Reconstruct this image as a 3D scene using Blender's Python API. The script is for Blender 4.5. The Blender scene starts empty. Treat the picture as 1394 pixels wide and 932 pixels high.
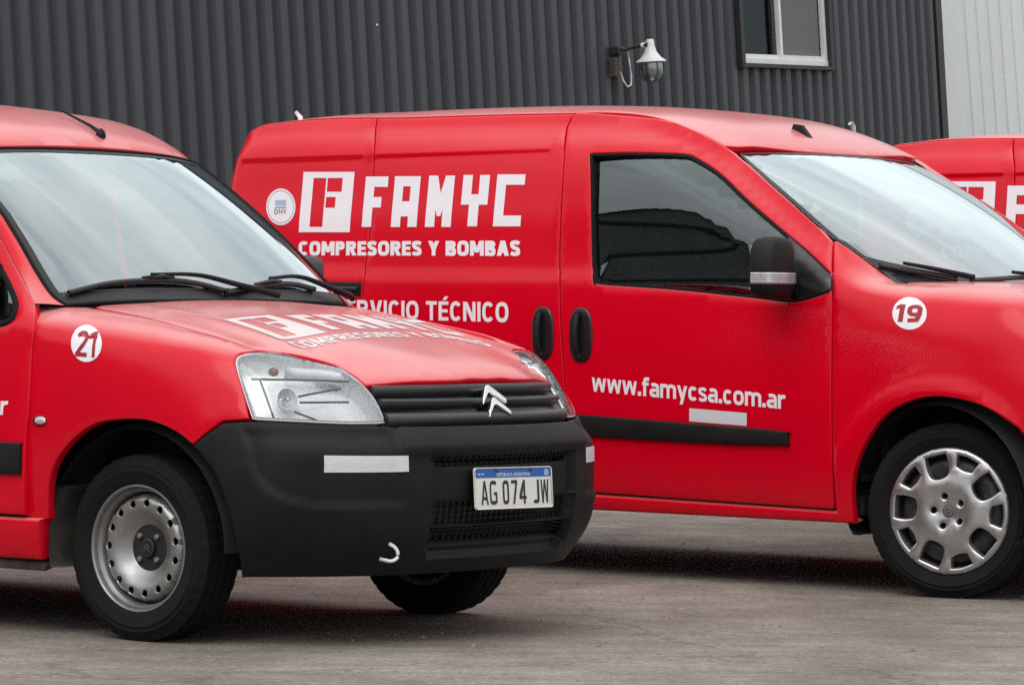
import bpy, bmesh, math, random
import numpy as np
from mathutils import Vector, Matrix
from mathutils.bvhtree import BVHTree
from mathutils.geometry import delaunay_2d_cdt
random.seed(7); np.random.seed(7)
SC = bpy.context.scene
COL = SC.collection

# ------------------------------------------------------------------ camera
PW, PH = 1394, 932                      # photograph size: pixel directions below refer to it
F_PX, CAM_H, PITCH, ROLL = 5299.4, 1.0785, -0.01211, 0.00929
_fw = np.array([0, math.cos(PITCH), math.sin(PITCH)]); _r = np.array([1., 0, 0]); _u = np.cross(_r, _fw)
CR = math.cos(ROLL)*_r + math.sin(ROLL)*_u
CU = -math.sin(ROLL)*_r + math.cos(ROLL)*_u
CF = _fw; CC = np.array([0, 0, CAM_H])
cd = bpy.data.cameras.new('camera'); cam = bpy.data.objects.new('camera', cd); COL.objects.link(cam)
cd.sensor_width = 36; cd.lens = F_PX/PW*36; cd.clip_start = .1; cd.clip_end = 3000
cam.matrix_world = Matrix(((CR[0], CU[0], -CF[0], CC[0]), (CR[1], CU[1], -CF[1], CC[1]), (CR[2], CU[2], -CF[2], CC[2]), (0, 0, 0, 1)))
SC.camera = cam

# ------------------------------------------------------------------ world, sun, exposure
SUN_EL, SUN_AZ = 52, 205                # degrees; azimuth measured from +Y clockwise
wd = bpy.data.worlds.new('World'); SC.world = wd; wd.use_nodes = True
nt = wd.node_tree; nt.nodes.clear()
def N(nt, t, **k):
    n = nt.nodes.new(t)
    for a, b in k.items(): setattr(n, a, b)
    return n
wo = N(nt, 'ShaderNodeOutputWorld'); bg = N(nt, 'ShaderNodeBackground'); bg.inputs[1].default_value = .12
sk = N(nt, 'ShaderNodeTexSky', sky_type='NISHITA', sun_disc=False); sk.sun_elevation = math.radians(SUN_EL); sk.sun_rotation = math.radians(SUN_AZ)
sk.air_density = 1.6; sk.dust_density = 3.0
hs = N(nt, 'ShaderNodeHueSaturation'); hs.inputs['Saturation'].default_value = .25
tc = N(nt, 'ShaderNodeTexCoord'); mp = N(nt, 'ShaderNodeMapping'); mp.inputs['Scale'].default_value = (1.2, 1.2, 3.4)
no = N(nt, 'ShaderNodeTexNoise'); no.inputs['Scale'].default_value = 1.7; no.inputs['Detail'].default_value = 6; no.inputs['Roughness'].default_value = .55
cr = N(nt, 'ShaderNodeValToRGB'); cr.color_ramp.elements[0].position = .34; cr.color_ramp.elements[1].position = .68
cr.color_ramp.elements[0].color = (9.5, 10.1, 10.8, 1); cr.color_ramp.elements[1].color = (17.5, 17.4, 17.2, 1)
mx = N(nt, 'ShaderNodeMix', data_type='RGBA'); mx.inputs['Factor'].default_value = .82
L = nt.links.new
L(sk.outputs[0], hs.inputs['Color']); L(tc.outputs['Generated'], mp.inputs[0]); L(mp.outputs[0], no.inputs['Vector'])
L(no.outputs[0], cr.inputs[0]); L(hs.outputs[0], mx.inputs[6])
# overcast sky: three times brighter overhead than at the horizon
sx = N(nt, 'ShaderNodeSeparateXYZ'); cl = N(nt, 'ShaderNodeMath', operation='MAXIMUM'); cl.inputs[1].default_value = 0; ml = N(nt, 'ShaderNodeMath', operation='MULTIPLY_ADD'); ml.inputs[1].default_value = .667; ml.inputs[2].default_value = .333
ov = N(nt, 'ShaderNodeVectorMath', operation='SCALE')
L(tc.outputs['Generated'], sx.inputs[0]); L(sx.outputs[2], cl.inputs[0]); L(cl.outputs[0], ml.inputs[0]); L(cr.outputs[0], ov.inputs[0]); L(ml.outputs[0], ov.inputs['Scale']); L(ov.outputs[0], mx.inputs[7]); L(mx.outputs[2], bg.inputs[0]); L(bg.outputs[0], wo.inputs[0])
sd = bpy.data.lights.new('sun', 'SUN'); sd.energy = .9; sd.angle = math.radians(40); sd.color = (1, .97, .93)
sun = bpy.data.objects.new('sun', sd); COL.objects.link(sun)
_e, _a = math.radians(SUN_EL), math.radians(SUN_AZ)
sdir = Vector((math.sin(_a)*math.cos(_e), math.cos(_a)*math.cos(_e), math.sin(_e)))
sun.rotation_euler = sdir.to_track_quat('Z', 'Y').to_euler()
SC.view_settings.view_transform = 'Standard'; SC.view_settings.look = 'None'; SC.view_settings.exposure = 0.18; SC.view_settings.gamma = 1
SC.render.engine = 'CYCLES'
SC.cycles.use_denoising = False
SC.cycles.sample_clamp_indirect = 2.0; SC.cycles.max_bounces = 10; SC.cycles.transparent_max_bounces = 16
SC.cycles.caustics_reflective = False; SC.cycles.caustics_refractive = False

# ------------------------------------------------------------------ materials
def mat(name, col, rough=.5, metal=0, coat=0, coat_r=.05, spec=.5, var=0, vscale=6, rvar=0, bump=0, bscale=80, ior=1.5, col2=None, stretch=(1, 1, 1)):
    m = bpy.data.materials.new(name); m.use_nodes = True; t = m.node_tree; b = t.nodes['Principled BSDF']
    b.inputs['Base Color'].default_value = (*col, 1); b.inputs['Roughness'].default_value = rough; b.inputs['Metallic'].default_value = metal
    b.inputs['Coat Weight'].default_value = coat; b.inputs['Coat Roughness'].default_value = coat_r; b.inputs['Specular IOR Level'].default_value = spec; b.inputs['IOR'].default_value = ior
    c = N(t, 'ShaderNodeTexCoord'); mpn = N(t, 'ShaderNodeMapping'); mpn.inputs['Scale'].default_value = stretch
    t.links.new(c.outputs['Object'], mpn.inputs[0])
    if var or col2:
        n = N(t, 'ShaderNodeTexNoise'); n.inputs['Scale'].default_value = vscale; n.inputs['Detail'].default_value = 8; n.inputs['Roughness'].default_value = .62
        t.links.new(mpn.outputs[0], n.inputs['Vector'])
        r = N(t, 'ShaderNodeValToRGB'); r.color_ramp.elements[0].position = .3; r.color_ramp.elements[1].position = .7
        c2 = col2 or tuple(x*(1+var) for x in col)
        c1 = col if col2 else tuple(x*(1-var) for x in col)
        r.color_ramp.elements[0].color = (*c1, 1); r.color_ramp.elements[1].color = (*c2, 1)
        t.links.new(n.outputs[0], r.inputs[0]); t.links.new(r.outputs[0], b.inputs['Base Color'])
        if rvar:
            mm = N(t, 'ShaderNodeMapRange'); mm.inputs['To Min'].default_value = rough-rvar; mm.inputs['To Max'].default_value = rough+rvar
            t.links.new(n.outputs[0], mm.inputs[0]); t.links.new(mm.outputs[0], b.inputs['Roughness'])
    if bump:
        n = N(t, 'ShaderNodeTexNoise'); n.inputs['Scale'].default_value = bscale; n.inputs['Detail'].default_value = 3
        t.links.new(mpn.outputs[0], n.inputs['Vector'])
        bp = N(t, 'ShaderNodeBump'); bp.inputs['Strength'].default_value = bump; bp.inputs['Distance'].default_value = .002
        t.links.new(n.outputs[0], bp.inputs['Height']); t.links.new(bp.outputs[0], b.inputs['Normal'])
    return m
def glassmat(name, tint, refl=.12, rough=.0, gain=1.7):
    m = bpy.data.materials.new(name); m.use_nodes = True; t = m.node_tree; t.nodes.clear()
    o = N(t, 'ShaderNodeOutputMaterial'); tr = N(t, 'ShaderNodeBsdfTransparent'); tr.inputs[0].default_value = (*tint, 1)
    g = N(t, 'ShaderNodeBsdfGlossy'); g.inputs['Roughness'].default_value = rough; g.inputs[0].default_value = (.85, .96, .97, 1)
    fr = N(t, 'ShaderNodeFresnel'); fr.inputs[0].default_value = 1.52
    ma = N(t, 'ShaderNodeMath', operation='MULTIPLY_ADD'); ma.inputs[1].default_value = gain; ma.inputs[2].default_value = refl; ma.use_clamp = True
    mi = N(t, 'ShaderNodeMixShader')
    t.links.new(fr.outputs[0], ma.inputs[0]); t.links.new(ma.outputs[0], mi.inputs[0]); t.links.new(tr.outputs[0], mi.inputs[1]); t.links.new(g.outputs[0], mi.inputs[2]); t.links.new(mi.outputs[0], o.inputs[0])
    return m
M = {}
M['red'] = mat('red_paint', (.63, .0004, .0145), rough=.5, coat=1, coat_r=.20, spec=.0, var=.05, vscale=3, rvar=.03)
M['red'].node_tree.nodes['Principled BSDF'].inputs['Coat IOR'].default_value = 1.37
def add_pale_tops(m, col, amount):
    """mix a second base colour into the surfaces that face up"""
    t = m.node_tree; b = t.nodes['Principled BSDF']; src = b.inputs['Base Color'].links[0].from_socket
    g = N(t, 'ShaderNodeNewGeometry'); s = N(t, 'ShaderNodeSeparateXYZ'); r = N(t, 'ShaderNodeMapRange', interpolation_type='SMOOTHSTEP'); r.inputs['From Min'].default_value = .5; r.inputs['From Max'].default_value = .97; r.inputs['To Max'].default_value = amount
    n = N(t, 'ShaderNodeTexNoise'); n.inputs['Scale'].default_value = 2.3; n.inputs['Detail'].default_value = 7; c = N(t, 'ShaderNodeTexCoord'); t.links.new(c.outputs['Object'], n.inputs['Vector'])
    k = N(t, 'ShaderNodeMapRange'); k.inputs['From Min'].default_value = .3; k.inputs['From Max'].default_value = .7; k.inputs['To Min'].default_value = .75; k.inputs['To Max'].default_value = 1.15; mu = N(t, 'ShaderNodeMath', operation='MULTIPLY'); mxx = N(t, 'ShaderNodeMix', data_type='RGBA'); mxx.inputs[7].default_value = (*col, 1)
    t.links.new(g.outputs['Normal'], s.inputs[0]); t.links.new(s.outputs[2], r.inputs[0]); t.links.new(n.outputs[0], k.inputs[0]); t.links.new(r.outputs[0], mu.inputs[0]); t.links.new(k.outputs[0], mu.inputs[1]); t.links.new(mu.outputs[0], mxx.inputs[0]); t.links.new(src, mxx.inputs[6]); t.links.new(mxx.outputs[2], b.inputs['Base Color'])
add_pale_tops(M['red'], (.66, .50, .48), .46)  # red base colour turns paler and greyer on upward faces
# back faces coloured dark, added to stop red bounce light under the vans
_t = M['red'].node_tree; _b = _t.nodes['Principled BSDF']; _src = _b.inputs['Base Color'].links[0].from_socket; _g = N(_t, 'ShaderNodeNewGeometry'); _m = N(_t, 'ShaderNodeMix', data_type='RGBA'); _m.inputs[7].default_value = (.012, .012, .012, 1)
_t.links.new(_g.outputs['Backfacing'], _m.inputs[0]); _t.links.new(_src, _m.inputs[6]); _t.links.new(_m.outputs[2], _b.inputs['Base Color'])
M['black'] = mat('black_plastic', (.0062, .0062, .0068), rough=.55, spec=.25, var=.35, vscale=9, bump=.35, bscale=900)
M['blackgloss'] = mat('gloss_black_plastic', (.012, .012, .013), rough=.25)
M['slat'] = mat('satin_black_slat', (.05, .05, .052), rough=.40, var=.1)
M['grey_plastic'] = mat('grey_plastic', (.06, .06, .063), rough=.6, var=.15, vscale=20)
M['rubber'] = mat('rubber', (.0062, .006, .006), rough=.85, spec=.25, var=.3, vscale=18, bump=.3, bscale=300)
M['dark'] = mat('underbody_dark', (.012, .0115, .011), rough=.85, var=.3, vscale=9)
M['dust'] = mat('dusty_arch_liner', (.035, .031, .028), rough=.9, col2=(.15, .13, .11), vscale=7)
M['steel'] = mat('silver_steel', (.33, .33, .327), rough=.36, metal=.75, var=.12, vscale=22, rvar=.08)
M['alloy'] = mat('silver_wheel_cover', (.50, .50, .50), rough=.30, metal=.88, var=.10, vscale=16, rvar=.07)
M['chrome'] = mat('chrome', (.8, .8, .8), rough=.12, metal=1)
M['reflector'] = mat('lamp_reflector', (.95, .955, .96), rough=.15, spec=.8)
M['white'] = mat('white_vinyl', (.80, .79, .83), rough=.42, var=.03, vscale=30)
M['dustyvinyl'] = mat('dusty_white_vinyl', (.66, .56, .56), rough=.55, var=.05, vscale=20)
M['indicator'] = mat('clear_indicator', (.40, .41, .42), rough=.15, metal=.3, var=.2, vscale=60)
M['tape'] = mat('reflective_tape', (.62, .64, .68), rough=.4, var=.08, vscale=120)
M['glass'] = glassmat('windscreen_glass', (.52, .63, .63), .15, 0., 2.5)
M['sideglass'] = glassmat('side_glass', (.40, .45, .45), .04, 0., 1.9)
M['lens'] = glassmat('headlight_lens', (.97, .98, .985), .0, 0., 1.3)
M['blackedge'] = mat('ceramic_black_edge', (.014, .014, .016), rough=.42, spec=.35)
M['interior'] = mat('dark_interior', (.03, .031, .034), rough=.8, var=.2, vscale=12)
M['seat'] = mat('grey_seat_fabric', (.055, .058, .066), rough=.9, var=.2, vscale=40)
M['headliner'] = mat('grey_headliner', (.33, .33, .33), rough=.9)
M['amber'] = mat('amber_bulb', (.30, .12, .08), rough=.3)
M['plate_white'] = mat('plate_white', (.76, .75, .70), rough=.45, var=.05, vscale=40)
M['plate_blue'] = mat('plate_blue', (.012, .11, .42), rough=.4)
M['ink'] = mat('plate_black', (.015, .015, .016), rough=.5)
M['redvinyl'] = mat('red_vinyl', (.36, .008, .014), rough=.42)
M['blueprint'] = mat('pale_blue_print', (.32, .45, .68), rough=.5)
M['greyprint'] = mat('grey_print', (.20, .21, .26), rough=.5)
M['stickergreen'] = mat('pale_green_sticker', (.45, .62, .60), rough=.5)
M['stickeryellow'] = mat('yellow_sticker', (.70, .68, .22), rough=.5)

# ------------------------------------------------------------------ mesh helpers
def mesh(name, V, Fc, m=None, smooth=True, mats=None, idx=None):
    me = bpy.data.meshes.new(name); me.from_pydata([tuple(map(float, v)) for v in V], [], [tuple(map(int, f)) for f in Fc]); me.update()
    if mats:
        for q in mats: me.materials.append(q)
        if idx is not None: me.polygons.foreach_set('material_index', idx)
    elif m: me.materials.append(m)
    if smooth: me.polygons.foreach_set('use_smooth', [True]*len(me.polygons))
    return me
def link(name, me, parent=None, label=None, cat=None, group=None, kind=None, loc=None, rz=None):
    o = bpy.data.objects.new(name, me); COL.objects.link(o)
    if parent is not None: o.parent = parent
    if label: o['label'] = label
    if cat: o['category'] = cat
    if group: o['group'] = group
    if kind: o['kind'] = kind
    if loc is not None: o.location = loc
    if rz is not None: o.rotation_euler = (0, 0, rz)
    return o
class MB:
    def __init__(s): s.V = []; s.F = []
    def add(s, V, Fc):
        k = len(s.V); s.V += [tuple(v) for v in V]; s.F += [tuple(i+k for i in f) for f in Fc]; return s
    def box(s, c, d, rot=None, bev=0):
        bm = bmesh.new(); bmesh.ops.create_cube(bm, size=1)
        for v in bm.verts: v.co = Vector((v.co.x*d[0], v.co.y*d[1], v.co.z*d[2]))
        if bev: bmesh.ops.bevel(bm, geom=bm.edges[:], offset=bev, segments=2, affect='EDGES', profile=.6)
        mtx = Matrix.Translation(c) @ (rot.to_4x4() if rot else Matrix())
        bm.verts.index_update()
        s.add([mtx @ v.co for v in bm.verts], [[v.index for v in f.verts] for f in bm.faces]); bm.free(); return s
    def tube(s, pts, r, n=8, cap=True):
        pts = [Vector(p) for p in pts]; rr = r if hasattr(r, '__len__') else [r]*len(pts)
        V = []; Fc = []; up = Vector((0, 0, 1))
        for i, p in enumerate(pts):
            t = (pts[min(i+1, len(pts)-1)]-pts[max(i-1, 0)]).normalized()
            a = t.cross(up)
            if a.length < .05: a = t.cross(Vector((0, 1, 0)))
            a.normalize(); b = t.cross(a)
            for k in range(n):
                th = 2*math.pi*k/n; V.append(p+(a*math.cos(th)+b*math.sin(th))*rr[i])
        for i in range(len(pts)-1):
            for k in range(n): Fc.append((i*n+k, i*n+(k+1) % n, (i+1)*n+(k+1) % n, (i+1)*n+k))
        if cap: Fc += [tuple(range(n)), tuple(reversed(range((len(pts)-1)*n, len(pts)*n)))]
        return s.add(V, Fc)
    def lathe(s, prof, n=64, axis='y', c=(0, 0, 0), close=False, rmod=None):
        V = []; Fc = []; k = len(prof)
        for i in range(n):
            th = 2*math.pi*i/n
            for j, (r, h) in enumerate(prof):
                if rmod: r = rmod(i, j, r)
                q = {'y': (r*math.cos(th), h, r*math.sin(th)), 'z': (r*math.cos(th), r*math.sin(th), h), 'x': (h, r*math.cos(th), r*math.sin(th))}[axis]
                V.append(tuple(np.add(q, c)))
        for i in range(n):
            for j in range(k-1): Fc.append((i*k+j, i*k+j+1, ((i+1) % n)*k+j+1, ((i+1) % n)*k+j))
            if close: Fc.append((i*k+k-1, i*k, ((i+1) % n)*k, ((i+1) % n)*k+k-1))
        return s.add(V, Fc)
    def me(s, name, m, smooth=True): return mesh(name, s.V, s.F, m, smooth)
def autosmooth(me, ang=35):
    me.set_sharp_from_angle(angle=math.radians(ang)); return me
def fixnormals(me):
    bm = bmesh.new(); bm.from_mesh(me); bmesh.ops.recalc_face_normals(bm, faces=bm.faces); bm.to_mesh(me); bm.free(); return me
def mirrored(me):
    m2 = me.copy()
    co = np.empty(len(m2.vertices)*3); m2.vertices.foreach_get('co', co); co[1::3] *= -1; m2.vertices.foreach_set('co', co)
    m2.flip_normals(); m2.update(); return m2

# cubic interpolation through a table
def herm(xs, ys, x):
    xs = np.asarray(xs, float); ys = np.asarray(ys, float); x = np.asarray(x, float)
    d = np.zeros_like(ys); h = np.diff(xs); sh = h.reshape((-1,)+(1,)*(ys.ndim-1)); s = np.diff(ys, axis=0)/sh
    d[0] = s[0]; d[-1] = s[-1]
    d[1:-1] = (sh[1:]*s[:-1]+sh[:-1]*s[1:])/(sh[1:]+sh[:-1])
    i = np.clip(np.searchsorted(xs, x)-1, 0, len(xs)-2); t = (x-xs[i])/h[i]; hh = h[i]
    sp = (...,)+(None,)*(ys.ndim-1); t_ = t[sp]; hh = hh[sp]
    lo = (t_ < 0); hi = (t_ > 1); tc_ = np.clip(t_, 0, 1)
    r = ys[i]*(2*tc_**3-3*tc_**2+1)+d[i]*hh*(tc_**3-2*tc_**2+tc_)+ys[i+1]*(-2*tc_**3+3*tc_**2)+d[i+1]*hh*(tc_**3-tc_**2)
    return r+np.where(lo, d[i]*hh*t_, 0)+np.where(hi, d[i+1]*hh*(t_-1), 0)
def herm2(xs, ys, T, a, b):
    # T[len(xs)][len(ys)](,k) -> values at a,b (1-D arrays)
    T = np.asarray(T, float); a = np.asarray(a, float); b = np.asarray(b, float)
    rows = herm(xs, T, a)                       # n,len(ys)(,k)
    out = []
    ysn = np.asarray(ys, float)
    i = np.clip(np.searchsorted(ysn, b)-1, 0, len(ysn)-2)
    h = np.diff(ysn); n = np.arange(len(a))
    def sl(j):  # tangent at knot j
        j0 = np.clip(j-1, 0, len(ysn)-1); j2 = np.clip(j+1, 0, len(ysn)-1)
        sp = (...,)+(None,)*(rows.ndim-2)
        h0 = np.maximum(ysn[j]-ysn[j0], 1e-9)[sp]; h1 = np.maximum(ysn[j2]-ysn[j], 1e-9)[sp]
        s0 = (rows[n, j]-rows[n, j0])/h0; s1 = (rows[n, j2]-rows[n, j])/h1
        r = (h1*s0+h0*s1)/(h0+h1)
        r = np.where((j == 0)[sp], s1, r); r = np.where((j == len(ysn)-1)[sp], s0, r); return r
    sp = (...,)+(None,)*(rows.ndim-2)
    t = ((b-ysn[i])/h[i])[sp]; hh = h[i][sp]; tc_ = np.clip(t, 0, 1); d0 = sl(i); d1 = sl(i+1)
    r = rows[n, i]*(2*tc_**3-3*tc_**2+1)+d0*hh*(tc_**3-2*tc_**2+tc_)+rows[n, i+1]*(-2*tc_**3+3*tc_**2)+d1*hh*(tc_**3-tc_**2)
    return r+np.where(t < 0, d0*hh*t, 0)+np.where(t > 1, d1*hh*(t-1), 0)
def sstep(x, a, b):
    t = np.clip((np.asarray(x)-a)/(b-a), 0, 1); return t*t*(3-2*t)

class Pose:
    def __init__(s, X, Y, yaw): s.X, s.Y, s.yaw = X, Y, yaw; s.c, s.s = math.cos(yaw), math.sin(yaw)
    def tolocal(s, P):
        d = np.asarray(P, float)-np.array([s.X, s.Y, 0]); return np.stack([s.c*d[..., 0]+s.s*d[..., 1], -s.s*d[..., 0]+s.c*d[..., 1], d[..., 2]], -1)
    def dirlocal(s, D): return np.stack([s.c*D[..., 0]+s.s*D[..., 1], -s.s*D[..., 0]+s.c*D[..., 1], D[..., 2]], -1)
    def ray(s, px, py):
        D = CF*F_PX+CR*(px-PW/2)-CU*(py-PH/2); D = D/np.linalg.norm(D)
        return Vector(s.tolocal(CC)), Vector(s.dirlocal(D))
    def toworld(s, Lc):
        Lc = np.asarray(Lc, float); return np.stack([s.X+s.c*Lc[..., 0]-s.s*Lc[..., 1], s.Y+s.s*Lc[..., 0]+s.c*Lc[..., 1], Lc[..., 2]], -1)
    def proj(s, Lc):
        d = s.toworld(Lc)-CC; z = d@CF; return np.stack([PW/2+F_PX*(d@CR)/z, PH/2-F_PX*(d@CU)/z], -1)
    def hit(s, px, py, **k):
        o, d = s.ray(px, py); i, v = [('xyz'.index(a), b) for a, b in k.items()][0]
        return np.array(o+d*((v-o[i])/d[i]))

class Surf:
    """smooth panel surface: fn(a,b)->(n,3) in the van's own coordinates, a and b in about metres"""
    def __init__(s, fn, ar, br, sign=1, step=.025, pose=None, pick=None):
        s.fn, s.sign, s.pose, s.ar, s.br = fn, sign, pose, ar, br
        na = max(3, int((ar[1]-ar[0])/step)+1); nb = max(3, int((br[1]-br[0])/step)+1)
        A, B = np.meshgrid(np.linspace(*ar, na), np.linspace(*br, nb), indexing='ij')
        s.ab = np.stack([A.ravel(), B.ravel()], 1); s.P = fn(s.ab[:, 0], s.ab[:, 1])
        s.T = []
        for i in range(na-1):
            for j in range(nb-1):
                k = i*nb+j; s.T += [(k, k+nb, k+nb+1), (k, k+nb+1, k+1)]
        if pick is not None: s.T = [t for t in s.T if all(pick(*s.ab[i]) for i in t)]
        s.ok = np.array(sorted({i for t in s.T for i in t}))
        s.bvh = BVHTree.FromPolygons([Vector(p) for p in s.P], s.T)
        if pose: s.px = pose.proj(s.P)
    def ev(s, ab): ab = np.atleast_2d(ab); return s.fn(ab[:, 0], ab[:, 1])
    def nrm(s, ab):
        ab = np.atleast_2d(np.asarray(ab, float)); e = 2e-3
        n = np.cross(s.ev(ab+[e, 0])-s.ev(ab-[e, 0]), s.ev(ab+[0, e])-s.ev(ab-[0, e]))*s.sign
        return n/np.maximum(np.linalg.norm(n, axis=1), 1e-12)[:, None]
    def pix(s, px, py):
        o, d = s.pose.ray(px, py); h = s.bvh.ray_cast(o, d)
        if h[0] is None:                    # just past the surface's outline: nearest point on it
            ab = s.ab[s.ok[np.argmin(((s.px[s.ok]-[px, py])**2).sum(1))]].copy(); st = .02
            f = lambda q: float(((s.pose.proj(s.ev([q]))[0]-[px, py])**2).sum())
            best = f(ab)
            while st > 5e-4:
                for d in ((st, 0), (-st, 0), (0, st), (0, -st)):
                    q = np.clip(ab+d, (s.ar[0], s.br[0]), (s.ar[1], s.br[1])); v = f(q)
                    if v < best-1e-6: ab, best = q, v; break
                else: st /= 2
            return ab
        t = s.T[h[2]]; a, b, c = [np.array(s.P[i]) for i in t]; p = np.array(h[0])
        v0, v1, v2 = b-a, c-a, p-a; d00, d01, d11, d20, d21 = v0@v0, v0@v1, v1@v1, v2@v0, v2@v1
        q = d00*d11-d01*d01+1e-18; v = (d11*d20-d01*d21)/q; w = (d00*d21-d01*d20)/q
        return s.ab[t[0]]*(1-v-w)+s.ab[t[1]]*v+s.ab[t[2]]*w
    def pixs(s, L_): return np.array([s.pix(*q[:2]) for q in L_])

def smoothpath(pts, closed=True, ds=.02, k=10):
    """pts: (x,y) or (x,y,1) with 1 = sharp corner; Catmull-Rom between"""
    P = np.array([q[:2] for q in pts], float); C = [len(q) > 2 and bool(q[2]) for q in pts]; n = len(P); out = []
    rng = range(n) if closed else range(n-1)
    for i in rng:
        p1, p2 = P[i], P[(i+1) % n]
        p0 = P[i-1] if (closed or i > 0) and not C[i] else 2*p1-p2
        p3 = P[(i+2) % n] if (closed or i+2 < n) and not C[(i+1) % n] else 2*p2-p1
        if C[i] : p0 = p1-(p2-p1)
        l = np.linalg.norm(p2-p1); m = max(1, min(k, int(math.ceil(l/ds))))
        for j in range(m):
            t = j/m
            out.append(.5*((2*p1)+(-p0+p2)*t+(2*p0-5*p1+4*p2-p3)*t*t+(-p0+3*p1-3*p2+p3)*t**3))
    if not closed: out.append(P[-1])
    return np.array(out)
def area(P): x, y = P[:, 0], P[:, 1]; return .5*np.sum(x*np.roll(y, -1)-np.roll(x, -1)*y)
def resample(P, ds):
    out = []
    for i in range(len(P)):
        a, b = P[i], P[(i+1) % len(P)]; l = np.linalg.norm(b-a)
        if l < 1e-6: continue
        m = max(1, int(round(l/ds)))
        for j in range(m): out.append(a+(b-a)*j/m)
    return np.array(out)
def inset(P, d):
    a = np.roll(P, 1, 0); b = np.roll(P, -1, 0)
    e1 = P-a; e2 = b-P; e1 /= np.maximum(np.linalg.norm(e1, axis=1), 1e-9)[:, None]; e2 /= np.maximum(np.linalg.norm(e2, axis=1), 1e-9)[:, None]
    n1 = np.stack([-e1[:, 1], e1[:, 0]], 1); n2 = np.stack([-e2[:, 1], e2[:, 0]], 1); n = n1+n2
    l2 = np.maximum((n*n).sum(1)/2, .35); return P+n/l2[:, None]*d       # miter, limited
def inpoly(P, Q):
    x, y = Q[:, 0], Q[:, 1]; ins = np.zeros(len(Q), bool); n = len(P)
    for i in range(n):
        x1, y1 = P[i]; x2, y2 = P[(i+1) % n]
        c = (y1 > y) != (y2 > y)
        with np.errstate(divide='ignore', invalid='ignore'): xi = (x2-x1)*(y-y1)/(y2-y1)+x1
        ins ^= c & (x < xi)
    return ins
def cdt(loops, step, grid=True, feats=()):
    """triangles of outer loop minus holes, with interior points"""
    pts = np.concatenate(loops); edges = []; k = 0
    for l in loops:
        n = len(l); edges += [(k+i, k+(i+1) % n) for i in range(n)]; k += n
    if len(feats):
        for l in feats:
            n = len(l); edges += [(k+i, k+i+1) for i in range(n-1)]; k += n
        pts = np.concatenate([pts]+list(feats))
    if grid:
        lo, hi = loops[0].min(0), loops[0].max(0)
        gx = np.arange(lo[0]+step/2, hi[0], step); gy = np.arange(lo[1]+step/2, hi[1], step)
        if len(gx) and len(gy):
            G = np.stack(np.meshgrid(gx, gy), -1).reshape(-1, 2); G = G+(np.indices((len(gy), len(gx)))[0].reshape(-1, 1) % 2)*[[step/2, 0]]
            ok = inpoly(loops[0], G)
            for h in loops[1:]: ok &= ~inpoly(h, G)
            G = G[ok]
            if len(G):
                seg = np.concatenate([np.stack([l, np.roll(l, -1, 0)], 1) for l in loops]+[np.stack([l[:-1], l[1:]], 1) for l in feats])
                dm = np.full(len(G), 9.)
                for s in range(0, len(seg), 64):
                    a = seg[s:s+64, 0][None]; b = seg[s:s+64, 1][None]; g = G[:, None]
                    t = np.clip(((g-a)*(b-a)).sum(-1)/np.maximum(((b-a)**2).sum(-1), 1e-12), 0, 1)
                    dm = np.minimum(dm, np.linalg.norm(g-(a+(b-a)*t[..., None]), axis=-1).min(1))
                pts = np.concatenate([pts, G[dm > step*.45]])
    r = delaunay_2d_cdt([Vector(p) for p in pts], edges, [], 0, 1e-7)
    V = np.array([tuple(v) for v in r[0]]); T = np.array([t for t in r[2] if len(t) == 3])
    c = V[T].mean(1); ok = inpoly(loops[0], c)
    for h in loops[1:]: ok &= ~inpoly(h, c)
    T = T[ok]; A = V[T]; ar = np.cross(A[:, 1]-A[:, 0], A[:, 2]-A[:, 0]); T[ar < 0] = T[ar < 0][:, ::-1]
    return V, T
def panel_mesh(name, S, outline, holes=(), step=.04, r=.004, depth=.02, gap=.0025, off=0., m=None, ds=.02, smooth=True, hole_gap=None, feats=()):
    loops = []
    for i, l in enumerate([outline]+list(holes)):
        l = np.asarray(l, float); l = resample(l, ds)
        if (area(l) < 0) != (i > 0): l = l[::-1]
        g = gap if i == 0 or hole_gap is None else hole_gap
        if g: l = inset(l, g)
        loops.append(l)
    ins = [inset(l, r) for l in loops] if r else loops
    V2, T = cdt(ins, step, True, feats)
    n0 = S.nrm(V2); V = S.ev(V2)+n0*off; Fc = [tuple(t) if S.sign > 0 else tuple(t[::-1]) for t in T]
    V = list(map(tuple, V))
    if depth:
        for lo, li in zip(loops, ins):
            rings = [(li, 0)]
            if r: rings += [(lo+(li-lo)*.42, .16*r*1.2), (lo+(li-lo)*.08, .62*r)]
            rings += [(lo, depth)]
            base = []
            for q, d in rings:
                k = len(V); base.append(k); n = S.nrm(q); V += list(map(tuple, S.ev(q)+n*(off-d)))
            m_ = len(lo)
            for a, b in zip(base[:-1], base[1:]):
                for i in range(m_):
                    j = (i+1) % m_; f = (a+i, b+i, b+j, a+j); Fc.append(f if S.sign > 0 else f[::-1])
    me = mesh(name, V, Fc, m, smooth)
    bm = bmesh.new(); bm.from_mesh(me); bmesh.ops.remove_doubles(bm, verts=bm.verts, dist=1e-5); bm.to_mesh(me); bm.free()
    if smooth: me.polygons.foreach_set('use_smooth', [True]*len(me.polygons)); me.set_sharp_from_angle(angle=math.radians(50))
    return me
def rrect(cx, cy, w, h, r, n=6):
    out = []
    for sx, sy, a0 in ((1, 1, 0), (-1, 1, 90), (-1, -1, 180), (1, -1, 270)):
        for i in range(n+1):
            a = math.radians(a0+90*i/n); out.append((cx+sx*(w/2-r)+r*math.cos(a), cy+sy*(h/2-r)+r*math.sin(a)))
    return np.array(out)
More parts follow.
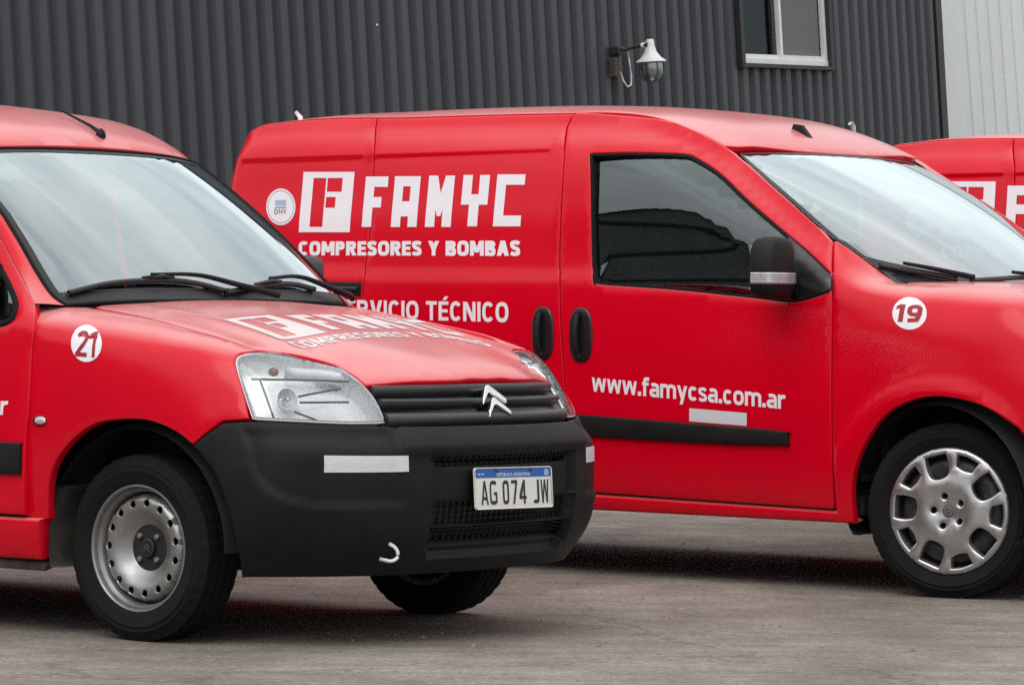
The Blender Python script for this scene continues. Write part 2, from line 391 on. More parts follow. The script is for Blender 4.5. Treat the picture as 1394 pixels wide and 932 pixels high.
def ellipse(cx, cy, rx, ry, n=40):
    t = np.linspace(0, 2*np.pi, n, endpoint=False); return np.stack([cx+rx*np.cos(t), cy+ry*np.sin(t)], 1)

# ------------------------------------------------------------------ lettering
def text2d(txt, bold=0.0, sx=1.0, shear=0.0):
    """glyph outline triangles of a line of text, normalised to 0..1 in both directions"""
    c = bpy.data.curves.new('t', 'FONT'); c.body = txt; c.resolution_u = 4; c.offset = bold; c.shear = shear; c.space_character = sx
    o = bpy.data.objects.new('t', c); COL.objects.link(o); bpy.context.view_layer.update()
    me = o.to_mesh(); V = np.array([v.co[:2] for v in me.vertices]); Fc = [tuple(p.vertices) for p in me.polygons]
    o.to_mesh_clear(); bpy.data.objects.remove(o); bpy.data.curves.remove(c)
    lo, hi = V.min(0), V.max(0); return (V-lo)/(hi-lo), Fc
def decal(name, S, quad, V2, Fc, m, off=.0015, maxlen=.03):
    """map a 0..1 drawing on the surface; quad = (a,b) of lower left, lower right, upper right, upper left"""
    bm = bmesh.new(); vs = [bm.verts.new((x, y, 0)) for x, y in V2]
    for f in Fc:
        try: bm.faces.new([vs[i] for i in f])
        except ValueError: pass
    q = [np.asarray(p, float) for p in quad]
    w = np.linalg.norm(q[1]-q[0]); h = np.linalg.norm(q[3]-q[0])
    bmesh.ops.triangulate(bm, faces=bm.faces)
    for _ in range(3):
        es = [e for e in bm.edges if math.hypot((e.verts[0].co.x-e.verts[1].co.x)*w, (e.verts[0].co.y-e.verts[1].co.y)*h) > maxlen]
        if not es: break
        bmesh.ops.subdivide_edges(bm, edges=es, cuts=1); bmesh.ops.triangulate(bm, faces=bm.faces)
    bmesh.ops.delete(bm, geom=[v for v in bm.verts if not v.link_faces], context='VERTS'); bm.verts.index_update()
    X = np.array([v.co[:2] for v in bm.verts]); s, t = X[:, :1], X[:, 1:]
    ab = q[0]*(1-s)*(1-t)+q[1]*s*(1-t)+q[2]*s*t+q[3]*(1-s)*t
    P = S.ev(ab); nn = S.nrm(ab); P = P+nn*off
    bm.verts.ensure_lookup_table()
    for v, p in zip(bm.verts, P): v.co = p
    bm.normal_update()
    if len(bm.faces) and sum(f.normal.dot(Vector(nn[f.verts[0].index])) for f in bm.faces) < 0: bmesh.ops.reverse_faces(bm, faces=bm.faces)
    me = bpy.data.meshes.new(name); bm.to_mesh(me); bm.free(); me.materials.append(m); return me
def polys2d(polys, holes=()):
    V = []; Fc = []
    for i, p in enumerate(polys):
        hs_ = [np.array(h, float) for j, h in holes if j == i]
        v, t = cdt([np.array(p, float)]+hs_, 1, False); k = len(V); V += list(map(tuple, v)); Fc += [tuple(x+k for x in f) for f in t]
    return np.array(V), Fc
# bold sans letters built from strokes (cap height 1, x height .74)
def _stroke(pts, t):
    P = np.array(pts, float); d = np.diff(P, axis=0); d /= np.linalg.norm(d, axis=1)[:, None]; n = np.stack([-d[:, 1], d[:, 0]], 1)
    m = np.concatenate([n[:1], (n[:-1]+n[1:]), n[-1:]]); l2 = (m*m).sum(1); m[1:-1] = m[1:-1]/np.maximum(l2[1:-1]/2, .5)[:, None]
    return np.concatenate([P+m*t/2, (P-m*t/2)[::-1]])
def _arc(cx, cy, rx, ry, a0, a1, e=2.6, n=14):
    a = np.radians(np.linspace(a0, a1, n)); c, s_ = np.cos(a), np.sin(a)
    return [(cx+rx*np.sign(x)*abs(x)**(2/e), cy+ry*np.sign(y)*abs(y)**(2/e)) for x, y in zip(c, s_)]
def _rect(x0, y0, x1, y1): return [(x0, y0), (x1, y0), (x1, y1), (x0, y1)]
def _diag(x0, y0, x1, y1, w): return [(x0, y0), (x0+w, y0), (x1+w, y1), (x1, y1)]
def glyph(ch, t, e=2.6):
    """polygons and width of one character"""
    S_ = lambda p: _stroke(p, t); h = t/2; g = []; W = .7; X = .74
    if ch == 'É':
        g, W = glyph('E', t, e); return g+[[(.26, 1.07), (.46, 1.07), (.62, 1.26), (.38, 1.26)]], W
    if ch in 'CGOQ0' or ch in 'co':
        H = X if ch in 'co' else 1; W = {'C': .72, 'G': .76, 'O': .80, '0': .56, 'c': .60, 'o': .68}[ch]; cx, cy, rx, ry = W/2, H/2, W/2-h, H/2-h+.012
        if ch in 'O0o': g = [S_(_arc(cx, cy, rx, ry, -91, 91, e)), S_(_arc(cx, cy, rx, ry, 89, 271, e))]
        else: g = [S_(_arc(cx, cy, rx*1.0, ry, 38, 322, e, 22))]
        if ch == 'G': g += [_rect(W-t, .0+.06, W, .52), _rect(.42, .52-t*.85, W, .52)]
    elif ch == 'I': W = t; g = [_rect(0, 0, t, 1)]
    elif ch in 'EF':
        W = .62; g = [_rect(0, 0, t, 1), _rect(0, 1-t*.9, W, 1), _rect(0, .5-t*.40, W*.93, .5+t*.45)]
        if ch == 'E': g += [_rect(0, 0, W, t*.9)]
    elif ch == 'T': W = .70; g = [_rect(W/2-h, 0, W/2+h, 1), _rect(0, 1-t*.9, W, 1)]
    elif ch in 'PRB':
        W = {'P': .68, 'R': .74, 'B': .72}[ch]; yb = .40 if ch != 'B' else .50; r = (1-yb)/2; bw = W-.03
        g = [_rect(0, 0, t, 1), S_([(t*.5, 1-h)]+_arc(bw-.30, yb+r, .30-h, r-h, 88, -88, e)+[(t*.5, yb+h)])]
        if ch == 'B': g.append(S_([(t*.5, .5+h*.6)]+_arc(W-.32, .28, .32-h, .28-h+.02, 88, -88, e)+[(t*.5, h)]))
        if ch == 'R': g.append([(.24, .46), (.24+t*1.1, .46), (W+.02, 0), (W+.02-t*1.2, 0)])
    elif ch in 'Ss':
        H = 1 if ch == 'S' else X; W = .68 if ch == 'S' else .56; tt = t*(1 if ch == 'S' else .86); q = tt/2
        p = smoothpath([(W-.06, H*.80), (W*.70, H-q*1.0), (W*.42, H-q*.96), (q*1.1, H*.83), (q*1.15, H*.66), (W*.36, H*.55), (W*.66, H*.46), (W-q*1.1, H*.35), (W-q*1.2, H*.17), (W*.58, q*.96), (W*.30, q), (.05, H*.19)], False, .04, 5); g = [_stroke(p, tt)]
    elif ch == 'A': W = .82; g = [_diag(0, 0, W/2-t*.62, 1, t*1.15), _diag(W-t*1.15, 0, W/2-t*.53, 1, t*1.15), _rect(.16, .20, W-.16, .20+t*.85)]
    elif ch == 'V': W = .80; g = [_diag(W/2-t*.62, 0, 0, 1, t*1.15), _diag(W/2-t*.53, 0, W-t*1.15, 1, t*1.15)]
    elif ch == 'N': W = .78; g = [_rect(0, 0, t, 1), _rect(W-t, 0, W, 1), [(0, 1), (t*1.25, 1), (W, 0), (W-t*1.25, 0)]]
    elif ch == 'M': W = .94; g = [_rect(0, 0, t, 1), _rect(W-t, 0, W, 1), [(0, 1), (t*1.2, 1), (W/2+t*.5, .22), (W/2-t*.5, .22)], [(W, 1), (W-t*1.2, 1), (W/2-t*.5, .22), (W/2+t*.5, .22)]]
    elif ch == 'W': W = 1.0; k = t*1.05; g = [_diag(.2-k*.3, 0, 0, 1, k), _diag(.2-k*.3, 0, W/2-k/2, 1, k), _diag(W-.2-k*.7, 0, W/2-k/2, 1, k), _diag(W-.2-k*.7, 0, W-k, 1, k)]
    elif ch == 'Y': W = .78; g = [_rect(W/2-h, 0, W/2+h, .46), _diag(W/2-h, .40, 0, 1, t*1.15), _diag(W/2+h-t*1.15, .40, W-t*1.15, 1, t*1.15)]
    elif ch == 'J': W = .50; g = [S_([(W-h, 1), (W-h, .3)]+_arc(W/2, .24, W/2-h, .24-h, 0, -150, e))]
    elif ch == '7': W = .56; g = [_rect(0, 1-t*.9, W, 1), [(W-t*1.1, 1), (W, 1), (W, 1-t*.7), (.12+t*1.1, 0), (.12, 0), (W-t*1.15, 1-t*.9)]]
    elif ch == '4': W = .62; g = [_rect(W-t*1.7, 0, W-t*.7, 1), _rect(0, .20, W, .20+t*.85), [(0, .20), (t*1.05, .20+t*.2), (W-t*.7, 1), (W-t*1.75, 1), (0, .38)]]
    elif ch == '1': W = .36; g = [_rect(W-t, 0, W, 1), [(W-t*.6, 1), (W-t*.6, 1-t), (.0, .70), (.0, .88), (W-t, 1)]]
    elif ch == '2':
        W = .66; p = smoothpath([(h*.9, .76), (W*.30, .95-h*.6), (W*.66, .96-h*.7), (W-h*1.1, .74), (W*.72, .50), (W*.42, .30), (h*1.1, .08)], False, .04, 5); g = [S_(p), _rect(0, 0, W, t*.9)]
    elif ch == '9':
        W = .66; cx, cy, rx, ry = W/2, .66, W/2-h, .34-h; g = [S_(_arc(cx, cy, rx, ry, -91, 91)), S_(_arc(cx, cy, rx, ry, 89, 271)), S_([(W-h, .66), (W-h*1.05, .42), (W*.72, .14), (W*.40, h), (.08, h*.95)])]
    elif ch == 'w': W = .98; k = t*.95; g = [_diag(.21-k*.35, 0, 0, X, k), _diag(.21-k*.35, 0, W/2-k/2, X, k), _diag(W-.21-k*.65, 0, W/2-k/2, X, k), _diag(W-.21-k*.65, 0, W-k, X, k)]
    elif ch == 'y': W = .68; k = t*1.05; g = [_diag(W/2-k*.35, .0, 0, X, k), _diag(.17, -.26, W-k, X, k)]
    elif ch == '.': W = t*1.15; g = [_rect(0, 0, t*1.15, t*1.15)]
    elif ch == 'f': W = .44; g = [_rect(.08, 0, .08+t, .80), S_([(.08+h, .75), (.08+h*1.15, .88), (.08+h*1.9, 1-h*.9), (W+.03, 1-h*.85)]), _rect(0, X-t*.85, W, X)]
    elif ch == 'm': W = 1.06; g = [_rect(0, 0, t, X)]+[S_([(x0+h, .40)]+_arc(x0+t*.5+(W-t)/4, .48, (W-t)/4, X-.48-h+.01, 160, 0, 2.4, 10)+[(x0+h+(W-t)/2, 0)]) for x0 in (0, (W-t)/2)]
    elif ch == 'r': W = .48; g = [_rect(0, 0, t, X), S_([(h, .36), (h*1.5, .55), (W*.62, X-h*1.02), (W, X-h*1.0)])]
    elif ch == 'a':
        W = .64; g = [S_([(W-h, 0), (W-h, .46)]+_arc(W/2-.01, .46, W/2-h+.01, X-.46-h+.012, 10, 135, 2.6, 10)), S_(_arc(.31, .225, .31-h, .225-h+.01, 80, 275, 2.6, 14)), _rect(.27, .445-t*.75, W-h, .445), _rect(.27, 0, W-t*1.1, t*.80)]
    return g, W
def stroke_text(txt, t=.22, sp=.10, e=2.6, shear=0., word=.36):
    """bold line of text as triangles, normalised to 0..1"""
    V = []; Fc = []; x = 0
    for ch in txt:
        if ch == ' ': x += word; continue
        polys, w = glyph(ch, t, e); polys = [np.array(p, float) for p in polys]
        pts = np.concatenate(polys); edges = []; k = 0
        for p in polys: n = len(p); edges += [(k+i, k+(i+1) % n) for i in range(n)]; k += n
        r = delaunay_2d_cdt([Vector(p) for p in pts], edges, [], 0, 1e-6); v = np.array([tuple(q) for q in r[0]]); T = np.array([f for f in r[2] if len(f) == 3])
        c = v[T].mean(1); ok = np.zeros(len(T), bool)
        for p in polys: ok |= inpoly(p, c)
        k = len(V); V += [(q[0]+x+shear*q[1], q[1]) for q in v]; Fc += [tuple(int(i)+k for i in f) for f in T[ok]]; x += w+sp
    V = np.array(V); used = sorted({i for f in Fc for i in f}); lo, hi = V[used].min(0), V[used].max(0)
    return (V-lo)/(hi-lo), Fc
def split_words(V, Fc, n):
    """split a drawn line of text at its n-1 widest gaps"""
    cx = np.array([[V[i, 0] for i in f] for f in Fc]); lo, hi = cx.min(1), cx.max(1); o = np.argsort(lo); reach = np.maximum.accumulate(hi[o]); gaps = lo[o][1:]-reach[:-1]
    cuts = sorted(reach[:-1][i]+gaps[i]/2 for i in np.argsort(gaps)[-(n-1):]); k = np.searchsorted(cuts, cx.mean(1))
    return [(V, [f for f, j in zip(Fc, k) if j == w]) for w in range(n)]
# block letters of the fleet logo: drawing in crop pixels, turned to 0..1
def famyc_art():
    sk_ = lambda y: (428-y)*14/165.
    P = []; Hh = []
    def add(pts, holes=()):
        i = len(P); P.append([(x+sk_(y), y) for x, y in pts])
        for h in holes: Hh.append((i, [(x+sk_(y), y) for x, y in h]))
    add([(257, 249), (429, 249), (429, 445), (257, 445)],
        [[(293, 269), (336, 269), (336, 428), (293, 428)], [(341, 269), (391, 269), (391, 314), (341, 314)], [(341, 331), (373, 331), (373, 366), (341, 366)]])
    add([(468, 264), (543, 264), (543, 298), (499, 298), (499, 331), (526, 331), (526, 365), (499, 365), (499, 428), (468, 428)])
    add([(564, 263), (648, 263), (648, 428), (618, 428), (618, 394), (594, 394), (594, 428), (564, 428)], [[(594, 296), (618, 296), (618, 345), (594, 345)]])
    add([(675, 261), (704, 261), (717, 318), (729, 261), (758, 261), (758, 428), (728, 428), (728, 372), (722, 393), (711, 393), (705, 372), (705, 428), (675, 428)])
    add([(785, 259), (815, 259), (815, 322), (838, 322), (838, 259), (869, 259), (869, 356), (842, 356), (842, 426), (811, 426), (811, 356), (785, 356)])
    add([(892, 257), (980, 257), (980, 291), (922, 291), (922, 391), (978, 391), (978, 426), (892, 426)])
    V, Fc = polys2d(P, Hh)
    V[:, 0] = (V[:, 0]-256)/(996-256); V[:, 1] = (445-V[:, 1])/(445-249); return V, Fc

# ------------------------------------------------------------------ shared van pieces
def part(name, me, parent, label=None): return link(name, me, parent, label)
def both(name, me, parent, m=None):
    a = part(name, me, parent); b = part(name, mirrored(me), parent); return a, b
def strip(c1, c2, n=8, bulge=0., out=None):
    """lofted strip between two curves with the same number of points"""
    c1 = np.asarray(c1, float); c2 = np.asarray(c2, float); V = []; Fc = []
    for j in range(n+1):
        t = j/n; P = c1*(1-t)+c2*t
        if bulge: P = P+np.asarray(out)*bulge*4*t*(1-t)
        V += list(map(tuple, P))
    m_ = len(c1)
    for j in range(n):
        for i in range(m_-1): Fc.append((j*m_+i, j*m_+i+1, (j+1)*m_+i+1, (j+1)*m_+i))
    return V, Fc
def wall_mesh(name, S, loop, d0, d1, m, taper=0.):
    loop = resample(np.asarray(loop, float), .015)
    if area(loop) < 0: loop = loop[::-1]
    a = S.ev(loop)-S.nrm(loop)*d0; l2 = inset(loop, taper) if taper else loop; b = S.ev(l2)-S.nrm(l2)*d1; n = len(loop)
    V = list(map(tuple, a))+list(map(tuple, b)); Fc = [(i, (i+1) % n, n+(i+1) % n, n+i) for i in range(n)]
    return mesh(name, V, Fc, m)
def bar_on(S, us, v, w, h, off, m, name, prof=None):
    """moulded bar following the surface along a (list of a), at b=v (value or list), height h, proud by w"""
    us = np.asarray(us, float); vs = np.full(len(us), v) if np.isscalar(v) else np.asarray(v, float)
    prof = prof or [(-.5, -1), (-.5, -.15), (-.36, .6), (-.12, .97), (.12, 1.0), (.36, .7), (.5, -.05), (.5, -1)]
    V = []; Fc = []; k = len(prof)
    for u, q in zip(us, vs):
        for (t, d) in prof:
            ab = np.array([[u, q+t*h]]); V.append(tuple((S.ev(ab)+S.nrm(ab)*(off+d*w))[0]))
    for i in range(len(us)-1):
        for j in range(k): Fc.append((i*k+j, i*k+(j+1) % k, (i+1)*k+(j+1) % k, (i+1)*k+j))
    Fc += [tuple(range(k)), tuple(range((len(us)-1)*k, len(us)*k))[::-1]]
    return autosmooth(fixnormals(mesh(name, V, Fc, m)), 40)
def tyre_mesh(R, w, rim, m):
    sw = w/2
    prof = [(rim-.004, -sw*.72), (rim+.006, -sw*.86), (rim+.03, -sw*.97), ((R+rim)/2-.004, -sw*1.025), ((R+rim)/2-.001, -sw*1.047), ((R+rim)/2+.003, -sw*1.047), ((R+rim)/2+.006, -sw*1.028), (R-.040, -sw*1.0), (R-.036, -sw*1.02), (R-.031, -sw*1.015), (R-.028, -sw*.975), (R-.016, -sw*.92), (R-.006, -sw*.82)]
    xs = [-.80, -.62, -.60, -.56, -.54, -.24, -.22, -.16, -.14]
    top = []
    for i, x in enumerate(xs):
        groove = i in (2, 3, 6, 7); top.append((R-(.008 if groove else 0)-.004*abs(x)**3, sw*x))
    top += [(r, -h) for r, h in reversed(top)]
    prof = prof+top+[(r, -h) for r, h in reversed(prof)]
    nseg = 160
    def rm(i, j, r):
        if r > R-.02 and r < R-.004 and i % 4 == 0: return r-.006
        if r >= R-.004 and i % 4 == 0: return r-.003
        return r
    # raised rings on the sidewall
    return autosmooth(fixnormals(MB().lathe(prof, nseg, 'y', close=False, rmod=rm).me('tyre', m)), 50)
def wheel_steel(parent, x, y, z, outer, R=.29, w=.175, steer=0., name='wheel'):
    """14 inch pressed steel wheel; outer=-1 when the face looks to -y"""
    e = link(name, None, parent, loc=(x, y, z)); e.rotation_euler = (0, 0, steer+(math.pi if outer > 0 else 0))
    link('tyre', tyre_mesh(R, w, .190, M['rubber']), e)
    lip = [(.1975, -.066), (.1985, -.074), (.1965, -.0785), (.1925, -.079), (.1895, -.076), (.188, -.070), (.186, -.058), (.179, -.052), (.174, -.040), (.172, -.025), (.1705, .02), (.174, .07), (.19, .075)]
    link('rim', autosmooth(fixnormals(MB().lathe(lip, 96, 'y').me('rim', M['steel'])), 50), e)
    def dep(r):
        return herm([0, .03, .055, .072, .085, .105, .122, .132, .142, .152, .160, .166, .171], [-.024, -.024, -.023, -.024, -.030, -.046, -.056, -.059, -.060, -.058, -.052, -.040, -.020], r)
    S = Surf(lambda a, b: np.stack([a, dep(np.hypot(a, b)), b], 1), (-.172, .172), (-.172, .172), 1, .02)
    holes = [ellipse(.1405*math.cos(t), .1405*math.sin(t), .0118, .0118, 16) for t in np.radians(np.arange(15)*24+11)]
    cen = ellipse(0, 0, .071, .071, 40)
    d = panel_mesh('disc', S, ellipse(0, 0, .1705, .1705, 80), holes+[cen], step=.016, r=.0022, depth=.006, gap=0, m=M['steel'], ds=.012)
    link('rim_disc', d, e)
    hub = panel_mesh('hub', S, ellipse(0, 0, .0715, .0715, 40), [], step=.016, r=.002, depth=.004, gap=0, m=M['dark'], ds=.012); link('hub_plate', hub, e)
    b = MB()
    link('hub_cap', autosmooth(MB().lathe([(.0001, -.036), (.022, -.036), (.0285, -.033), (.030, -.026), (.030, -.02)], 32, 'y').me('hub_cap', M['blackgloss']), 40), e)
    # double chevron on the cap and a raised ring
    for k in (0, 1):
        z0 = .006-k*.011
        b.add([(-.013, -.0375, z0-.009), (-.013, -.0375, z0-.003), (0, -.0375, z0+.009), (.013, -.0375, z0-.003), (.013, -.0375, z0-.009), (0, -.0375, z0+.002)], [(0, 1, 2, 5), (5, 2, 3, 4)])
    b.lathe([(.0245, -.0372), (.0262, -.0372)], 32, 'y')
    link('cap_emblem', b.me('cap_emblem', M['grey_plastic'], False), e)
    for i in range(4):
        t = math.radians(45+90*i); bb = MB().lathe([(.0001, -.036), (.0075, -.036), (.0095, -.033), (.0095, -.022)], 6, 'y', c=(.0505*math.cos(t), 0, .0505*math.sin(t)))
        link('wheel_bolt', bb.me('wheel_bolt', M['steel'], False), e)
    dk = MB().lathe([(.0001, .0), (.168, .0), (.17, .06)], 48, 'y'); link('brake_backing', dk.me('brake_backing', M['dark']), e)
    return e
def wheel_cover(parent, x, y, z, outer, R=.318, w=.2, steer=0., Rc=.2326, name='wheel'):
    """wheel with silver ten-window cover"""
    e = link(name, None, parent, loc=(x, y, z)); e.rotation_euler = (0, 0, steer+(math.pi if outer > 0 else 0))
    link('tyre', tyre_mesh(R, w, Rc-.012, M['rubber']), e)
    def dep(a, b):
        r = np.hypot(a, b)/Rc
        return herm([0, .10, .16, .30, .46, .56, .70, .86, .93, .97, 1.0], np.array([-.095, -.095, -.098, -.104, -.1055, -.102, -.099, -.0985, -.097, -.095, -.086]), r)
    S = Surf(lambda a, b: np.stack([a, dep(a, b), b], 1), (-Rc, Rc), (-Rc, Rc), 1, .02)
    holes = []
    def polar(t, r): return (Rc*r*math.cos(t), Rc*r*math.sin(t))
    for i in range(5):
        t = math.radians(105+72*i)
        pts = [(.90, -.185), (.90, .185), (.76, .195), (.64, .185), (.54, .14), (.505, 0), (.54, -.14), (.64, -.185), (.76, -.195)]
        h = smoothpath([(Rc*(r*math.cos(t)-s*math.sin(t)), Rc*(r*math.sin(t)+s*math.cos(t)), 1 if r > .87 else 0) for r, s in pts], True, .01); holes.append(h)
        t = math.radians(69+72*i)
        pts = [(.885, -.20), (.91, 0), (.885, .20), (.69, .145), (.668, 0), (.69, -.145)]
        h = smoothpath([(Rc*(r*math.cos(t)-s*math.sin(t)), Rc*(r*math.sin(t)+s*math.cos(t)), 1 if abs(s) > .1 else 0) for r, s in pts], True, .01); holes.append(h)
        t = math.radians(105+72*i); holes.append(ellipse(*polar(t, .235), Rc*.064, Rc*.064, 16))
    d = panel_mesh('cover', S, ellipse(0, 0, Rc, Rc, 96), holes, step=.018, r=.009, depth=.034, gap=-.004, m=M['alloy'], ds=.01); link('wheel_cover', d, e)
    cp = MB().lathe([(.0001, -.0965), (.021, -.0965), (.0245, -.094), (.0245, -.088)], 32, 'y'); link('centre_cap', autosmooth(cp.me('centre_cap', M['grey_plastic']), 40), e)
    ring = MB().lathe([(.0125, -.0975), (.0165, -.0975)], 24, 'y'); ring.box((0, -.0972, 0), (.014, .001, .003)); ring.box((0, -.0972, .006), (.014, .001, .002)); ring.box((0, -.0972, -.006), (.014, .001, .002))
    link('cap_emblem', ring.me('cap_emblem', M['alloy'], False), e)
    dk = MB().lathe([(.0001, -.05), (.12, -.05), (.14, -.062), (.175, -.066), (.195, -.045), (.215, -.03), (.224, -.07), (.2265, -.083)], 64, 'y')
    link('steel_wheel', dk.me('steel_wheel', M['ink']), e)
    for i in range(5):
        t = math.radians(105+72*i); q = MB().lathe([(.0001, -.0655), (.014, -.0655)], 14, 'y', c=(*np.array([.162*math.cos(t), 0]), .162*math.sin(t)))
        link('vent_hole', q.me('vent_hole', M['ink'], False), e)
    return e
def arch_liner(parent, x, z, R, y_out, y_in, m, a0=-32, a1=212):
    """half-drum inside a wheel arch with an inner wall, for the right side and mirrored"""
    V = []; Fc = []; n = 24
    ys = [y_out, y_out+.04, (y_out+y_in)/2, y_in]; rs = [R+.004, R+.02, R+.03, R+.02]
    for i in range(n+1):
        t = math.radians(a0+(a1-a0)*i/n)
        for yy, rr in zip(ys, rs): V.append((x+rr*math.cos(t), yy, max(z+rr*math.sin(t), .215)))
    for i in range(n):
        for j in range(3): Fc.append((i*4+j, i*4+j+1, (i+1)*4+j+1, (i+1)*4+j))
    c = len(V); V.append((x, y_in, z))
    for i in range(n): Fc.append((i*4+3, (i+1)*4+3, c))
    me = mesh('arch_liner', V, Fc, m); both('arch_liner', me, parent)
def seat(parent, x, y, z):
    b = MB(); b.box((x, y, z), (.5, .48, .16), None, .05); b.box((x-.30, y, z+.36), (.15, .47, .66), Matrix.Rotation(-.22, 3, 'Y'), .05)
    s = part('seat', b.me('seat', M['seat']), parent)
    h = MB().box((x-.40, y, z+.80), (.09, .25, .18), Matrix.Rotation(-.15, 3, 'Y'), .035); link('headrest', h.me('headrest', M['seat']), s); return s
def steering_wheel(parent, x, y, z, tilt=-.45):
    b = MB(); rot = Matrix.Rotation(tilt, 3, 'Y'); R = .185
    b.tube([Vector((x, y, z))+rot @ Vector((0, R*math.cos(t), R*math.sin(t))) for t in np.linspace(0, 2*np.pi, 33)], .015, 8, False)
    b.box((x, y, z), (.03, .36, .05), rot, .01); b.box((x, y, z), (.05, .13, .12), rot, .02); b.box(Vector((x, y, z))+rot @ Vector((.12, 0, 0)), (.25, .05, .05), rot, .01)
    part('steering_wheel', b.me('steering_wheel', M['interior']), parent)
def cabin(parent, xd, zd, hw, xb, zr, floor=.38):
    """dashboard, floor, bulkhead; xd = rear face of the dash, xb = bulkhead"""
    b = MB(); prof = [(xd+.50, zd-.02), (xd+.34, zd+.015), (xd+.12, zd+.025), (xd+.02, zd-.01), (xd, zd-.09), (xd+.06, zd-.32), (xd+.3, zd-.4)]
    V = [(px, s*hw, pz) for s in (-1, 1) for px, pz in prof]; k = len(prof)
    b.add(V, [(i, i+1, k+i+1, k+i) for i in range(k-1)]+[tuple(range(k)), tuple(range(k, 2*k))[::-1]])
    part('dashboard', autosmooth(fixnormals(b.me('dashboard', M['interior'])), 30), parent)
    part('cabin_floor', MB().box(((xd+.4+xb)/2, 0, floor), (xd+.4-xb, 2*hw, .03)).me('cabin_floor', M['interior'], False), parent)
    part('bulkhead', MB().add([(xb, s*y, z) for s in (-1, 1) for y, z in ((hw, floor), (hw, 1.05), (hw-.13, zr-.06))], [(0, 1, 4, 3), (1, 2, 5, 4)]).me('bulkhead', M['interior'], False), parent)
    part('firewall', MB().box((xd+.46, 0, (floor+zd)/2-.03), (.03, 2*hw-.1, zd-floor-.06)).me('firewall', M['dark'], False), parent)
    seat(parent, xd-.62, -.42*hw/.7, floor+.27); seat(parent, xd-.62, .42*hw/.7, floor+.27)
    steering_wheel(parent, xd-.16, .40*hw/.7, zd+.0)
def door_handle_mesh(S, cx, cz, w, h, name, slot=True):
    pass
def tapered_mirror(name, c, d, m, rot=0):
    b = MB().box((0, 0, 0), d, None, min(d)*.36); me = b.me(name, m)
    return me
